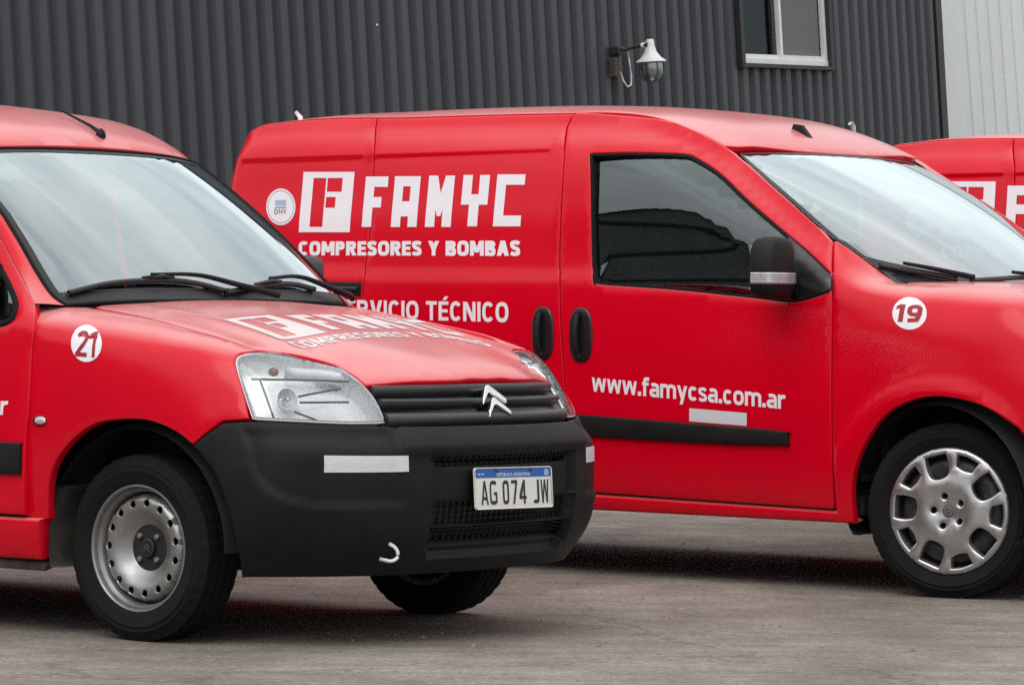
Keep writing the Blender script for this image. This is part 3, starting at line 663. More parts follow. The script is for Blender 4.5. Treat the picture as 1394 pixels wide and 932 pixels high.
# ------------------------------------------------------------------ van 21 (small van with black bumper)
B_POSE = Pose(-.67805, 12.63824, -.64608)
D_POSE = Pose(2.07797, 14.70094, -.66720)
def netfn(knu, knv, net):
    net = np.asarray(net, float)          # [nu][nv][3] for the right half, y positive = outwards
    # mirrored columns so that the surface runs over the middle without a kink
    ku = np.concatenate([-np.asarray(knu[1:])[::-1], knu]); mir = net[1:][::-1].copy(); mir[..., 1] *= -1
    full = np.concatenate([mir, net])
    def fn(a, b):
        P = herm2(ku, knv, full, a, b); P[:, 1] *= -1; return P
    return fn
EYE = -1.
def build_small_van():
    T = link('delivery_van', None, None, 'red van with black bumper, fleet number 21 and plate AG 074 JW', 'van', 'red company vans', loc=(B_POSE.X, B_POSE.Y, 0), rz=B_POSE.yaw)
    ps = B_POSE
    # ---- front shell: columns from the middle of the nose round to the door, rows from the bottom up
    cols = []
    def col(*rows): cols.append(rows)
    #     z .205            .26               .33               .42               .54               .60               .68               .74               .81              mid               top               beyond
    col((.758, 0, .205), (.800, 0, .26), (.845, 0, .33), (.866, 0, .42), (.868, 0, .54), (.860, 0, .61), (.812, 0, .682), (.790, 0, .74), (.755, 0, .808), (.735, 0, .826), (.70, 0, .84), (.62, 0, .85))
    col((.742, .25, .205), (.785, .25, .26), (.830, .25, .33), (.850, .25, .42), (.852, .25, .54), (.844, .25, .61), (.795, .25, .682), (.770, .25, .74), (.729, .25, .807), (.708, .25, .826), (.67, .25, .84), (.60, .25, .85))
    col((.695, .445, .205), (.735, .45, .26), (.782, .455, .33), (.803, .457, .42), (.806, .457, .54), (.797, .457, .61), (.737, .458, .682), (.700, .459, .74), (.646, .458, .805), (.622, .455, .826), (.585, .445, .845), (.52, .43, .85))
    col((.628, .57, .205), (.668, .585, .26), (.712, .60, .33), (.735, .61, .42), (.738, .612, .54), (.73, .61, .61), (.668, .60, .682), (.634, .595, .74), (.585, .59, .810), (.552, .574, .846), (.510, .555, .870), (.45, .53, .88))
    col((.560, .655, .205), (.594, .67, .26), (.636, .685, .33), (.664, .695, .42), (.672, .698, .54), (.665, .697, .61), (.598, .70, .682), (.566, .69, .74), (.520, .676, .816), (.480, .650, .868), (.440, .622, .890), (.39, .59, .90))
    col((.478, .735, .205), (.502, .755, .26), (.535, .775, .33), (.560, .79, .42), (.572, .794, .54), (.565, .79, .61), (.512, .786, .682), (.482, .772, .74), (.445, .750, .82), (.412, .712, .882), (.384, .674, .900), (.34, .64, .91))
    col((.395, .785, .205), (.405, .80, .26), (.415, .82, .33), (.422, .832, .42), (.425, .838, .54), (.42, .834, .61), (.395, .826, .682), (.378, .814, .74), (.35, .794, .825), (.33, .752, .896), (.315, .692, .917), (.29, .65, .925))
    col((.2, .80, .205), (.2, .82, .26), (.2, .836, .33), (.2, .848, .42), (.2, .853, .54), (.2, .852, .61), (.2, .846, .682), (.2, .838, .74), (.2, .820, .83), (.2, .782, .915), (.2, .704, .946), (.2, .65, .953))
    col((0, .80, .205), (0, .82, .26), (0, .838, .33), (0, .85, .42), (0, .856, .54), (0, .856, .61), (0, .853, .682), (0, .847, .74), (0, .832, .84), (0, .797, .935), (0, .708, .978), (0, .65, .985))
    col((-.2, .80, .205), (-.2, .82, .26), (-.2, .838, .33), (-.2, .85, .42), (-.2, .857, .54), (-.2, .858, .61), (-.2, .856, .682), (-.2, .852, .74), (-.2, .840, .85), (-.2, .808, .955), (-.2, .705, 1.004), (-.2, .65, 1.012))
    col((-.42, .80, .205), (-.42, .82, .26), (-.42, .838, .33), (-.42, .85, .42), (-.42, .857, .54), (-.42, .858, .61), (-.42, .857, .682), (-.42, .854, .74), (-.42, .844, .86), (-.42, .818, .975), (-.42, .70, 1.030), (-.42, .65, 1.035))
    col((-.65, .80, .205), (-.65, .82, .26), (-.65, .838, .33), (-.65, .85, .42), (-.65, .857, .54), (-.65, .858, .61), (-.65, .857, .682), (-.65, .854, .74), (-.65, .846, .86), (-.65, .822, .985), (-.65, .70, 1.05), (-.65, .65, 1.055))
    ku = [0, .25, .462, .63, .74, .87, 1.02, 1.24, 1.44, 1.64, 1.86, 2.09]; kv = [0, .06, .13, .22, .34, .41, .49, .55, .625, .71, .80, .86]
    base = netfn(ku, kv, cols)
    def zrow(z): return float(np.interp(z, [.205, .26, .33, .42, .54, .61, .682, .74, .81], kv[:9]))
    kf = Surf(base, (-2.09, 2.09), (0, .86), -1, .03, ps, lambda a, b: a > -.06)
    def frontfn(a, b):
        P = base(a, b); au = np.abs(a)
        # proud middle section of the bumper; recessed upper corner field
        mid = (1-sstep(au+np.maximum(b-.42, 0)*.35, .462, .472))*sstep(b, .388, .398)*(1-sstep(b, .478, .49))
        rec = (1-sstep(au-np.minimum(b-.2, 0)*.25, .366, .372))*sstep(b, .075, .081)*(1-sstep(b, .378, .384))
        q = np.maximum(((au-.70)/.205), -1.05)
        lo = .245+.05*sstep(au, .62, .95)*0
        edge = np.hypot(np.maximum(au-.74, 0)/.22, np.maximum(.40-b, 0)/.155)
        field = (1-sstep(edge, .97, 1.02))*sstep(au, .462, .472)*(1-sstep(b, .470, .478))
        lip = np.exp(-((b-.474)/.008)**2)*(au > .47)
        d = .014*mid-.010*field-.022*rec
        e = 2e-3
        n = np.cross(base(a+e, b)-base(a-e, b), base(a, b+e)-base(a, b-e)); n = -n/np.maximum(np.linalg.norm(n, axis=1), 1e-9)[:, None]
        return P+n*d[:, None]
    FR = Surf(frontfn, (-2.09, 2.09), (0, .86), -1, .02, ps, lambda a, b: a > -.06)
    mir = lambda L_: np.asarray(L_)*[-1, 1]
    def full(half): h = np.asarray(half); return np.concatenate([h, mir(h)[::-1]])
    pp = lambda S, pts: S.pixs(smoothpath(pts, True, 6, 8))
    # fender
    fen = pp(FR, [(47.5, 413, 1), (46.5, 450), (43.4, 480), (39, 553), (34.6, 603), (33.3, 660), (33.3, 704, 1), (66.5, 708, 1), (66.5, 664), (75, 631), (97.7, 600), (128, 578), (162, 571.5), (195, 572), (223, 580), (245, 592), (262, 606, 1), (280, 590), (303, 573.4, 1), (340, 571, 1),
                  (333, 537), (323.5, 504.6), (320.8, 490), (326.7, 482), (341.8, 478), (352, 477, 1), (303, 460.4), (260, 448.6), (200, 432), (128.7, 418.2, 1), (91, 417.8, 1)])
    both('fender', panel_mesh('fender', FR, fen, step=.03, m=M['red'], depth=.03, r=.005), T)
    # bumper
    r1 = FR.pixs(smoothpath([(560, 578.5), (527, 578), (475, 577.5), (410, 575), (344, 572), (303, 574, 1), (280, 590.5), (260.7, 606.5, 1), (277, 625), (292.5, 648.6), (310, 694.6), (324.4, 758), (328.5, 788, 1)], False, 6, 8))
    vt = FR.pix(640, 577.5)[1]; vb = .012
    half = np.concatenate([[[0, vt]], r1, np.stack([np.linspace(r1[-1][0]-.03, 0, 24), np.full(24, vb)], 1)])
    half = half[:-1]
    c = lambda x, y: FR.pix(x, y)
    def slot(p1, p2, p3, p4):   # right half corners: outer top, outer bottom -> mirrored quad with middle points
        a, b = c(*p1), c(*p2); return a, b
    holes = []
    spec = [((594.4, 622.3), (594.4, 634)), ((591.6, 684), (588.8, 715)), ((586, 721.5), (577.6, 748))]
    hv = []
    for a_, b_ in spec:
        a, b = c(*a_), c(*b_); va, vb_ = a[1], b[1]; hv.append((abs(a[0]), va, abs(b[0]), vb_))
        poly = smoothpath([(a[0], va, 1), (b[0], vb_, 1), (-b[0], vb_, 1), (-a[0], va, 1)], True, .02)
        holes.append(poly)
    bum = panel_mesh('bumper', FR, full(half), holes, step=.014, m=M['black'], depth=.035, r=.007, hole_gap=0, ds=.012)
    BU = part('bumper', bum, T)
    # mesh grille behind the openings: each bar row
    g = MB()
    for (ua, va, ub, vb_) in hv:
        um = max(ua, ub)
        for k in range(-13, 14):
            u = k*.0265*um/.345; 
            q = FR.ev([[u, va+.004], [u, vb_-.004]])-FR.nrm([[u, va], [u, vb_]])*.026
            g.tube([q[0], q[1]], .0032, 4)
        nr = max(1, int((va-vb_)/.02))
        for k in range(1, nr+1):
            v = vb_+(va-vb_)*k/(nr+1); us = np.linspace(-um, um, 17); q = FR.ev(np.stack([us, np.full(17, v)], 1))-FR.nrm(np.stack([us, np.full(17, v)], 1))*.026
            g.tube(list(q), .0032, 4)
    link('mesh_insert', g.me('mesh_insert', M['blackgloss'], False), BU)
    bk = panel_mesh('backing', kf, np.array([(-.42, .03), (.42, .03), (.42, .46), (-.42, .46)]), step=.06, off=-.06, depth=0, r=0, m=M['ink']); link('opening_backing', bk, BU)
    # white reflective tapes
    for pts in ([(441, 642.7), (556.5, 641.7), (557, 618.8), (440.8, 619.7)],):
        q = FR.pixs(pts); me = decal('t', FR, q, np.array([(0, 0), (1, 0), (1, 1), (0, 1)]), [(0, 1, 2, 3)], M['tape'], .0015)
        both('reflective_tape', me, T)
    # towing eye
    e0 = FR.ev([c(528, 748)])[0]; nn = FR.nrm([c(528, 748)])[0]
    side_ = np.cross(nn, [0, 0, 1.]); side_ /= np.linalg.norm(side_)
    ring = [tuple(e0+nn*.004+side_*.0+np.array([0, 0, .024])*1.0+side_*-.02)]+[tuple(e0+nn*(.012+.012*math.cos(t))+np.array([0, 0, 1.])*.026*math.sin(t)+side_*(-.006+.030*math.cos(t))*EYE) for t in np.linspace(1.55, -1.55, 13)]+[tuple(e0+nn*.004-np.array([0, 0, .024])+side_*-.03*EYE)]
    part('towing_eye', MB().tube(ring, .0055, 8).me('towing_eye', M['white']), T)
    # grille: backing, three slats
    gh = FR.pixs(smoothpath([(560, 519.5), (499, 524.5, 1), (508, 537), (516, 552), (526.5, 577.5, 1), (560, 580)], False, 6, 6))
    vt2 = FR.pix(657, 517.5)[1]; vb2 = FR.pix(657, 578)[1]
    gfull = full(np.concatenate([[[0, vt2]], gh, [[0, vb2]]])[:-1]); gfull = np.concatenate([gfull, ]) 
    G_ = part('grille', panel_mesh('grille', kf, full(np.concatenate([gh, [[.12, vb2]]])), step=.03, off=-.03, depth=.03, r=.002, m=M['blackgloss']), T)
    for y0, y1, yc in ((521.5, 533, 0), (540, 550, 0), (559, 574, 0)):
        va, vb_ = FR.pix(620, y0)[1], FR.pix(620, y1)[1]; vm = (va+vb_)/2
        # half length where the lamp begins at this height
        j = np.argmin(np.abs(gh[:, 1]-vm)); ue = abs(gh[j, 0])-.012
        link('slat', bar_on(kf, np.linspace(-ue, ue, 31), vm, .018, va-vb_, -.012, M['slat'], 'slat'), G_)
    # emblem: two chevrons
    for (ap, lb, re_, th) in (((659.5, 526), (654.5, 552), (686, 549.5), 9), ((668, 542), (663.5, 568.5), (692.5, 565.5), 9)):
        pts = [lb, (lb[0]-.2, lb[1]-9), (ap[0]-1.5, ap[1]+1), (ap[0]+1.5, ap[1]), (re_[0], re_[1]-5), (re_[0], re_[1]+.5), (ap[0]+4.5, ap[1]+10), (ap[0]+1.5, ap[1]+11)]
        q = kf.pixs(pts); me = panel_mesh('chevron', kf, q, step=.02, off=.012, depth=.016, r=.002, gap=0, m=M['chrome'], ds=.01); link('emblem_chevron', me, G_)
    # headlight
    hl = [(321.3, 489), (326.7, 482.5), (341.8, 479), (367.6, 478.5), (400, 482), (432, 489.5), (460, 498), (481.6, 511), (499, 526.5), (514, 547.6), (525.5, 574.5, 1), (475, 575.3), (410.6, 572.6), (344, 569.5, 1), (333, 537), (323.5, 504.6)]
    ho = pp(FR, hl)
    H1, H2 = both('headlight', panel_mesh('headlight', FR, ho, step=.02, m=M['lens'], depth=.012, r=.006, gap=.002), T)
    back = []
    hin = inset(resample(ho if area(ho) > 0 else ho[::-1], .015), .008)
    me_ = []
    me_.append(('lamp_housing', panel_mesh('lamp_housing', kf, hin, step=.03, off=-.075, depth=0, r=0, gap=0, m=M['reflector'])))
    me_.append(('housing_wall', wall_mesh('housing_wall', kf, hin, .006, .076, M['reflector'])))
    cm = FR.pix(425, 540); 
    def lamp_dish(px, py, R, dep, off0, nseg=36):
        q = kf.pix(px, py); o = Vector(kf.ev([q])[0]); n = Vector(kf.nrm([q])[0]); n = (n+Vector((.9, 0, 0))).normalized()
        rot = n.to_track_quat('Z', 'Y').to_matrix(); b = MB(); prof = [(.012, -dep)]+[(.012+(R-.012)*t, -dep*(1-t*t)) for t in np.linspace(.15, 1, 8)]
        b.lathe(prof, nseg, 'z'); b.V = [tuple(o-n*off0+rot @ Vector(v)) for v in b.V]; return b, o, n, rot
    b, o, n, rot = lamp_dish(398, 540, .034, .03, .030); me_.append(('main_reflector', b.me('main_reflector', M['reflector'])))
    bb = MB().lathe([(.0001, .02), (.007, .018), (.009, .0), (.009, -.045)], 16, 'z'); bb.V = [tuple(o-n*.04+rot @ Vector(v)) for v in bb.V]; me_.append(('bulb', bb.me('bulb', M['chrome'])))
    rb = MB()
    for p0, p1 in (((408, 535), (468, 523)), ((410, 543), (478, 542)), ((402, 556), (440, 570)), ((354, 512), (374, 568)), ((341, 511), (478, 511))):
        us = kf.pixs([(p0[0]+(p1[0]-p0[0])*t, p0[1]+(p1[1]-p0[1])*t) for t in np.linspace(0, 1, 9)]); rb.tube(list(kf.ev(us)-kf.nrm(us)*.022), .0035, 5)
    me_.append(('lamp_rib', rb.me('lamp_rib', M['grey_plastic'])))
    us = kf.pixs([(390+100*t*.9, 496+6*t) for t in np.linspace(0, 1, 7)]); me_.append(('indicator_chamber', MB().tube(list(kf.ev(us)-kf.nrm(us)*.035), .02, 14).me('indicator_chamber', M['reflector'])))
    q = kf.pix(374, 498); p = kf.ev([q])[0]-kf.nrm([q])[0]*.028; me_.append(('indicator_bulb', MB().lathe([(.0001, .016), (.011, .012), (.014, .0), (.011, -.012), (.0001, -.016)], 14, 'x', c=p).me('indicator_bulb', M['amber'])))
    # bright rim that frames the lens
    hr = inset(resample(ho if area(ho) > 0 else ho[::-1], .015), .004)
    pts = list(kf.ev(hr)-kf.nrm(hr)*.008); me_.append(('lamp_trim', MB().tube(pts+pts[:1], .0055, 6, False).me('lamp_trim', M['reflector'])))
    for nm, me in me_: link(nm, me, H1); link(nm, mirrored(me), H2)
    # number plate
    PL = link('number_plate', None, T, loc=(.861, 0, .4797)); PL.rotation_euler = (-.015, -.081, 0)
    S = Surf(lambda a, b: np.stack([0*a, a, b], 1), (-.2, .2), (-.065, .065), 1, .03)
    link('plate_blank', panel_mesh('plate', S, rrect(0, 0, .4, .13, .01), step=.05, r=.002, depth=.003, gap=0, m=M['plate_white']), PL)
    link('country_band', panel_mesh('band', S, rrect(0, .0475, .392, .029, .005), step=.05, off=.0007, r=0, depth=0, gap=0, m=M['plate_blue']), PL)
    fr = MB(); pts = [(.002, y, z) for y, z in rrect(0, 0, .396, .126, .01)]; fr.tube(pts+pts[:1], .0022, 6, False); link('plate_rim', fr.me('plate_rim', M['plate_white']), PL)
    def pchar(ch, y0, y1, z0, z1):
        V, Fc = stroke_text(ch, .15, .1, 4.5); link('plate_lettering', decal('plate_lettering', S, [(y0, z0), (y1, z0), (y1, z1), (y0, z1)], V, Fc, M['ink'], .0012), PL)
    def ptext(txt, y0, y1, z0, z1, m, bold=0.0, nm='plate_lettering'):
        V, Fc = text2d(txt, bold); link(nm, decal(nm, S, [(y0, z0), (y1, z0), (y1, z1), (y0, z1)], V, Fc, m, .0012), PL)
    # narrow plate characters, set one by one
    xs = [(-.168, -.132), (-.124, -.087), (-.058, -.026), (-.013, .018), (.028, .064), (.099, .131), (.140, .181)]
    for ch, (a, b) in zip('AG074JW', xs): pchar(ch, a, b, -.050, .024)
    ptext('REPÚBLICA ARGENTINA', -.085, .088, .037, .050, M['plate_white'], .01)
    ptext('--', -.182, -.15, .043, .046, M['plate_white'], 0)
    fl = MB().box((.0012, .172, .0465), (.0008, .022, .019)).me('flag', M['blueprint'], False); link('flag_print', fl, PL)
    for yy in (-.085, .09):
        link('plate_screw', MB().lathe([(.0001, .003), (.006, .003), (.0065, .001)], 12, 'x', c=(.001, yy, .056)).me('plate_screw', M['grey_plastic']), PL)
    # ---- hood
    hx = [-.45, -.2, 0, .2, .38, .45, .55, .64, .70, .752, .80]; hy = [0, .25, .46, .6, .68, .76]
    hz = np.array([[1.066, 1.062, 1.050, 1.040, 1.030, 1.012], [1.046, 1.042, 1.030, 1.018, 1.006, .985], [1.022, 1.017, 1.004, .990, .978, .955], [.988, .983, .965, .948, .937, .912], [.949, .943, .918, .905, .897, .872],
                   [.932, .925, .895, .880, .868, .84], [.903, .896, .854, .836, .82, .79], [.873, .863, .809, .78, .76, .73], [.848, .833, .765, .73, .71, .68], [.815, .795, .71, .67, .65, .62], [.765, .745, .65, .61, .59, .56]])
    def hoodfn(a, b):
        z = herm2(hx, [-q for q in hy[:0:-1]]+hy, np.concatenate([hz[:, :0:-1], hz], 1), a, b)
        # two soft ridges running forward
        z = z+.006*np.exp(-((np.abs(b)-.50-.03*a)/.035)**2)*sstep(a, -.4, -.1)*(1-sstep(a, .45, .62))
        return np.stack([a, b, z], 1)
    HD = Surf(hoodfn, (-.45, .80), (-.76, .76), 1, .025, ps)
    hh = HD.pixs(smoothpath([(656, 518.2), (600, 519.5), (560, 520.6), (499, 525.3, 1), (481.6, 511.5), (460, 498.5), (432, 490), (400, 482.5), (367.6, 478.5), (351, 477, 1), (303, 460.6), (260, 448.8), (200, 432.2), (128.7, 418.2, 1)], False, 6, 8))
    rear = [(-.375, -.52), (-.352, -.3), (-.345, 0)]
    front0 = np.array([[.754, 0], [.751, -.08]])
    k = np.argmax(hh[:, 1] < -.1); half = np.concatenate([front0, hh[np.argmax(hh[:, 1] < -.13):], rear])
    ho_ = np.concatenate([half, (half*[1, -1])[::-1][1:-1]])
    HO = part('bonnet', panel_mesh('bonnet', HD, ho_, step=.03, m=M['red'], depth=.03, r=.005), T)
    # lettering on the bonnet
    V, Fc = famyc_art()
    q = [HD.pix(388, 456.5), None, None, HD.pix(303, 431)]
    x0, x1 = q[0][0], q[3][0]; yl = -.47
    part('logo_lettering', decal('logo_lettering', HD, [(.325, -.50), (.325, .50), (.065, .50), (.065, -.50)], V, Fc, M['dustyvinyl']), T)
    V, Fc = stroke_text('COMPRESORES Y BOMBAS', .24, .09, 3.2)
    part('slogan_lettering', decal('slogan_lettering', HD, [(.412, -.505), (.412, .48), (.350, .48), (.350, -.505)], V, Fc, M['dustyvinyl']), T)
    # ---- windscreen
    wy = [0, .3, .55, .70, .80]; bot = np.array([(-.292, 1.052), (-.303, 1.050), (-.34, 1.044), (-.395, 1.034), (-.46, 1.02)]); top = np.array([(-.932, 1.556), (-.943, 1.553), (-.972, 1.542), (-1.008, 1.525), (-1.05, 1.50)])
    Ls = .80
    def wsfn(a, b):
        ab_ = np.abs(b); B0 = herm(wy, bot, ab_); T0 = herm(wy, top, ab_); t = (a/Ls)[:, None]; P = B0*(1-t)+T0*t
        # narrower towards the roof: b is the width at the bottom
        yy = b*(1-.11*np.clip(a/Ls, -.2, 1.2)); P = P+np.array([[.62, .78]])*(.022*4*t*(1-t))
        return np.stack([P[:, 0], yy, P[:, 1]], 1)
    WS = Surf(wsfn, (-.05, .86), (-.80, .80), -1, .025, ps)
    we = WS.pixs(smoothpath([(91.7, 416), (80.5, 410), (67.6, 397.6), (48.3, 367), (27.4, 330), (5, 293)], False, 6, 8))
    topc = (.80, -.685); half = np.concatenate([[(.0, 0), (.0, -.55)], we, [(.775, -.690), (.795, -.67), (.80, -.6), (.80, 0)]])
    wo_ = np.concatenate([half, (half*[1, -1])[::-1][1:-1]])
    W_ = part('windscreen', panel_mesh('windscreen', WS, wo_, step=.04, m=M['glass'], depth=.004, r=.001, gap=.002), T)
    wi = resample(wo_, .02); wi = wi if area(wi) > 0 else wi[::-1]; wi = inset(inset(wi, .012), .012); wi[:, 0] = np.maximum(wi[:, 0], .055)
    link('black_border', panel_mesh('black_border', WS, wo_, [wi], step=.05, off=.0012, r=0, depth=0, gap=.003, m=M['blackedge'], hole_gap=0), W_)
    seal = resample(wo_, .02); link('windscreen_seal', MB().tube(list(WS.ev(seal))+[WS.ev(seal[:1])[0]], .007, 6, False).me('windscreen_seal', M['rubber']), W_)
    q = WS.pixs([(0, 244), (27, 241), (25, 222), (0, 222)]); link('windscreen_sticker', decal('st', WS, q, np.array([(0, 0), (1, 0), (1, 1), (0, 1)]), [(0, 1, 2, 3)], M['stickergreen'], -.008), W_)
    # wipers
    def wiper(bl, arm, S_, o1=.012, o2=.032, nm='wiper'):
        q = S_.pixs(smoothpath(bl, False, 6, 8)); P = S_.ev(q)+S_.nrm(q)*o1; b = MB(); b.tube(list(P), .010, 6)
        w = part(nm, b.me(nm, M['blackgloss']), T)
        b2 = MB(); m_ = len(P)//2; b2.tube([P[m_-3]+(0, 0, .008), P[m_]+S_.nrm(q[m_:m_+1])[0]*.02, P[min(m_+3, len(P)-1)]+(0, 0, .008)], .007, 6); link('wiper_bridge', b2.me('wiper_bridge', M['blackgloss']), w)
        q = S_.pixs(smoothpath(arm, False, 6, 8)); P2 = S_.ev(q)+S_.nrm(q)*o2; b3 = MB(); b3.tube(list(P2), list(np.linspace(.006, .012, len(P2))), 6); link('wiper_arm', b3.me('wiper_arm', M['black']), w)
    wiper([(92, 402), (150, 389), (215, 385), (262, 389), (306, 400)], [(200, 383), (262, 384), (318, 397), (372, 411)], WS)
    wiper([(302, 402), (345, 394), (390, 390), (425, 397)], [(360, 388), (400, 386), (440, 400), (472, 413)], WS)
    # cowl between bonnet and glass
    c1 = WS.ev(np.stack([np.full(25, .055), np.linspace(-.69, .69, 25)], 1))+WS.nrm(np.stack([np.full(25, .055), np.linspace(-.69, .69, 25)], 1))*.003
    c2 = HD.ev(np.stack([np.interp(np.abs(np.linspace(-.69, .69, 25)), [0, .3, .52, .69], [-.33, -.337, -.36, -.37]), np.linspace(-.69, .69, 25)], 1))-[0, 0, .014]
    V, Fc = strip(c1, c2, 4); part('cowl_panel', mesh('cowl', V, Fc, M['grey_plastic']), T)
    # ---- roof
    rx = [-3.3, -3.1, -2.6, -2.1, -1.7, -1.45, -1.25, -1.1, -1.0, -.935, -.88]; rz = np.array([1.70, 1.735, 1.76, 1.762, 1.745, 1.722, 1.692, 1.650, 1.606, 1.561, 1.51])
    def rooffn(a, b):
        z = herm(rx, rz, a); ab_ = np.abs(b); return np.stack([a-.07*(ab_/.6)**2*sstep(a, -1.5, -1.0), b, z-.018*(ab_/.5)**2-.03*sstep(ab_, .52, .70)], 1)
    RF = Surf(rooffn, (-3.3, -.9), (-.70, .70), 1, .04, ps)
    half = [(-.936, 0), (-.937, -.3), (-.938, -.55), (-.965, -.605), (-1.1, -.625), (-1.4, -.645), (-2.2, -.65), (-3.1, -.635), (-3.25, -.60), (-3.29, -.5), (-3.29, 0)]
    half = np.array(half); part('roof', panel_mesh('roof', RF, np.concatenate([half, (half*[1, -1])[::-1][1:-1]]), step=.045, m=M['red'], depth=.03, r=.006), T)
    hl_ = np.array([(-.99, -.56), (-.99, .56), (-1.9, .58), (-1.9, -.58)]); part('headliner', panel_mesh('headliner', RF, hl_, step=.08, off=-.03, r=0, depth=0, m=M['headliner']), T)
    a = RF.pix(137, 186); p = RF.ev([a])[0]; AN = part('aerial', MB().lathe([(.018, -.004), (.018, .006), (.012, .022), (.0001, .028)], 14, 'z', c=p).me('aerial', M['black']), T)
    tip = RF.ev([RF.pix(100, 161)])[0]; d_ = np.array([-.55, 0, .32]); link('aerial_mast', MB().tube([p+(0, 0, .012), p+(-.05, 0, .038), p+(-.18, 0, .09)], [.008, .006, .003], 6).me('aerial_mast', M['black']), AN)
    # ---- side surface (right side, y negative)
    sz = [.2, .3, .4, .55, .7, .85, .95, 1.02, 1.1, 1.25, 1.4, 1.55, 1.64, 1.69, 1.72]; sy = [.80, .83, .848, .857, .857, .849, .838, .825, .806, .77, .735, .697, .66, .62, .57]
    def sidefn(a, b):
        y = herm(sz, np.array(sy), b); y = y-.07*sstep(-a, 3.12, 3.30)**2
        y = y-sstep(a, -2.0, -.95)*herm([.9, .98, 1.05, 1.12, 1.25, 1.4, 1.55, 1.72], np.array([0, .004, .035, .060, .080, .080, .060, .03]), b)
        return np.stack([a, -y, b], 1)
    SD = Surf(sidefn, (-3.32, -.3), (.2, 1.72), 1, .03, ps)
    gap = SD.pixs(smoothpath([(5, 330), (21, 360.6), (37, 389.5), (47.5, 412), (46.5, 450), (43.4, 480), (39, 553), (34.6, 603), (33.3, 660), (33.3, 702)], False, 6, 6))
    zb = gap[-1][1]; door = np.concatenate([gap, [(-1.40, zb), (-1.43, .5), (-1.44, 1.0), (-1.42, 1.45), (-1.40, 1.59), (-1.36, 1.610), (-1.24, 1.602), (-1.13, 1.568)]])
    win = SD.pixs(smoothpath([(0, 365), (9.7, 383), (19.3, 405.6), (21.7, 420), (17.7, 433), (8, 439.4), (0, 440.7)], False, 4, 6))
    winl = np.concatenate([win, [(-.9, .985), (-1.28, 1.0), (-1.33, 1.05), (-1.335, 1.45), (-1.30, 1.52), (-1.20, 1.525), (-1.10, 1.49)]])
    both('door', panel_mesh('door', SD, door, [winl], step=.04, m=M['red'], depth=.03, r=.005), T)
    both('side_window', panel_mesh('side_window', SD, winl, step=.06, m=M['sideglass'], off=-.012, depth=.004, r=.001, gap=-.006), T)
    wl2 = resample(winl, .02); both('window_rubber', MB().tube(list(SD.ev(wl2)-SD.nrm(wl2)*.004)+[SD.ev(wl2[:1])[0]], .012, 6, False).me('window_rubber', M['rubber']), T)
    # rear side panel with wheel arch
    ra = [( -2.693+.335*math.cos(t), .30+.355*math.sin(t)) for t in np.radians(np.linspace(192, -12, 30))]
    qp = [(-1.44, zb), (-1.47, .5), (-1.48, 1.0), (-1.46, 1.45), (-1.44, 1.64), (-1.42, 1.675), (-3.16, 1.68), (-3.24, 1.64), (-3.285, 1.5), (-3.30, 1.0), (-3.30, .35), (-3.10, .30)]+ra[:1]
    quarter = np.array([(-1.44, zb), (-1.475, .5), (-1.48, 1.0), (-1.46, 1.45), (-1.44, 1.62), (-1.42, 1.668), (-3.16, 1.68), (-3.24, 1.64), (-3.285, 1.5), (-3.30, 1.0), (-3.30, .35), (-3.05, .28)]+ra+[(-2.30, zb)])
    both('side_panel', panel_mesh('side_panel', SD, quarter, step=.06, m=M['red'], depth=.03, r=.005), T)
    # roof rail above the door, down the windscreen pillar
    m_ = 26; tt = np.linspace(0, 1, m_)
    gtop = np.concatenate([SD.pixs([(47.5, 413), (37, 389.5), (21, 360.6), (5, 330)]), [(-.86, 1.40), (-1.01, 1.505), (-1.12, 1.570), (-1.24, 1.605), (-1.38, 1.612), (-1.42, 1.612)]])
    def resamp3(P, n): 
        P = np.asarray(P, float); d = np.concatenate([[0], np.cumsum(np.linalg.norm(np.diff(P, axis=0), axis=1))]); return np.stack([np.interp(np.linspace(0, d[-1], n), d, P[:, i]) for i in range(P.shape[1])], 1)
    g2 = resamp3(smoothpath(list(map(tuple, gtop)), False, .03), m_); c1 = SD.ev(g2)+[0, -.001, 0]
    e2 = np.concatenate([we, [(.775, -.690)]]); e3 = WS.ev(e2)
    edge = np.concatenate([e3, RF.ev([(-1.0, -.595), (-1.1, -.617), (-1.25, -.630), (-1.40, -.638)])-[0, 0, .018]])
    c2 = resamp3(edge, m_)
    V, Fc = strip(c1, c2, 8, .005, (.1, -.9, .35))
    pil = fixnormals(mesh('windscreen_pillar', V, Fc, M['red'])); so = pil
    bm = bmesh.new(); bm.from_mesh(pil); bm.normal_update()
    if sum(f.normal.y for f in bm.faces) > 0: bmesh.ops.reverse_faces(bm, faces=bm.faces)
    bm.to_mesh(pil); bm.free(); both('windscreen_pillar', pil, T)
    # sill
    sill = np.array([(-.335, zb-.006), (-2.32, zb-.006), (-2.31, .23), (-.350, .232)])
    both('sill', panel_mesh('sill', SD, sill, step=.05, m=M['red'], depth=.05, r=.012), T)
    us = np.array([(-.35, .222), (-2.3, .222), (-2.3, .19), (-.37, .19)]); both('sill_edge', panel_mesh('sill_edge', SD, us, step=.05, m=M['dust'], off=-.025, depth=.06, r=.006), T)
    mo = np.array([(-.409, .603), (-1.38, .603), (-1.38, .503), (-.409, .503)]); both('door_moulding', panel_mesh('door_moulding', SD, mo, step=.05, m=M['black'], off=.014, depth=.02, r=.006, gap=0), T)
    # web address on the door: its last letter reaches the frame
    V, Fc = stroke_text('www.famycsa.com.ar', .19, .07)
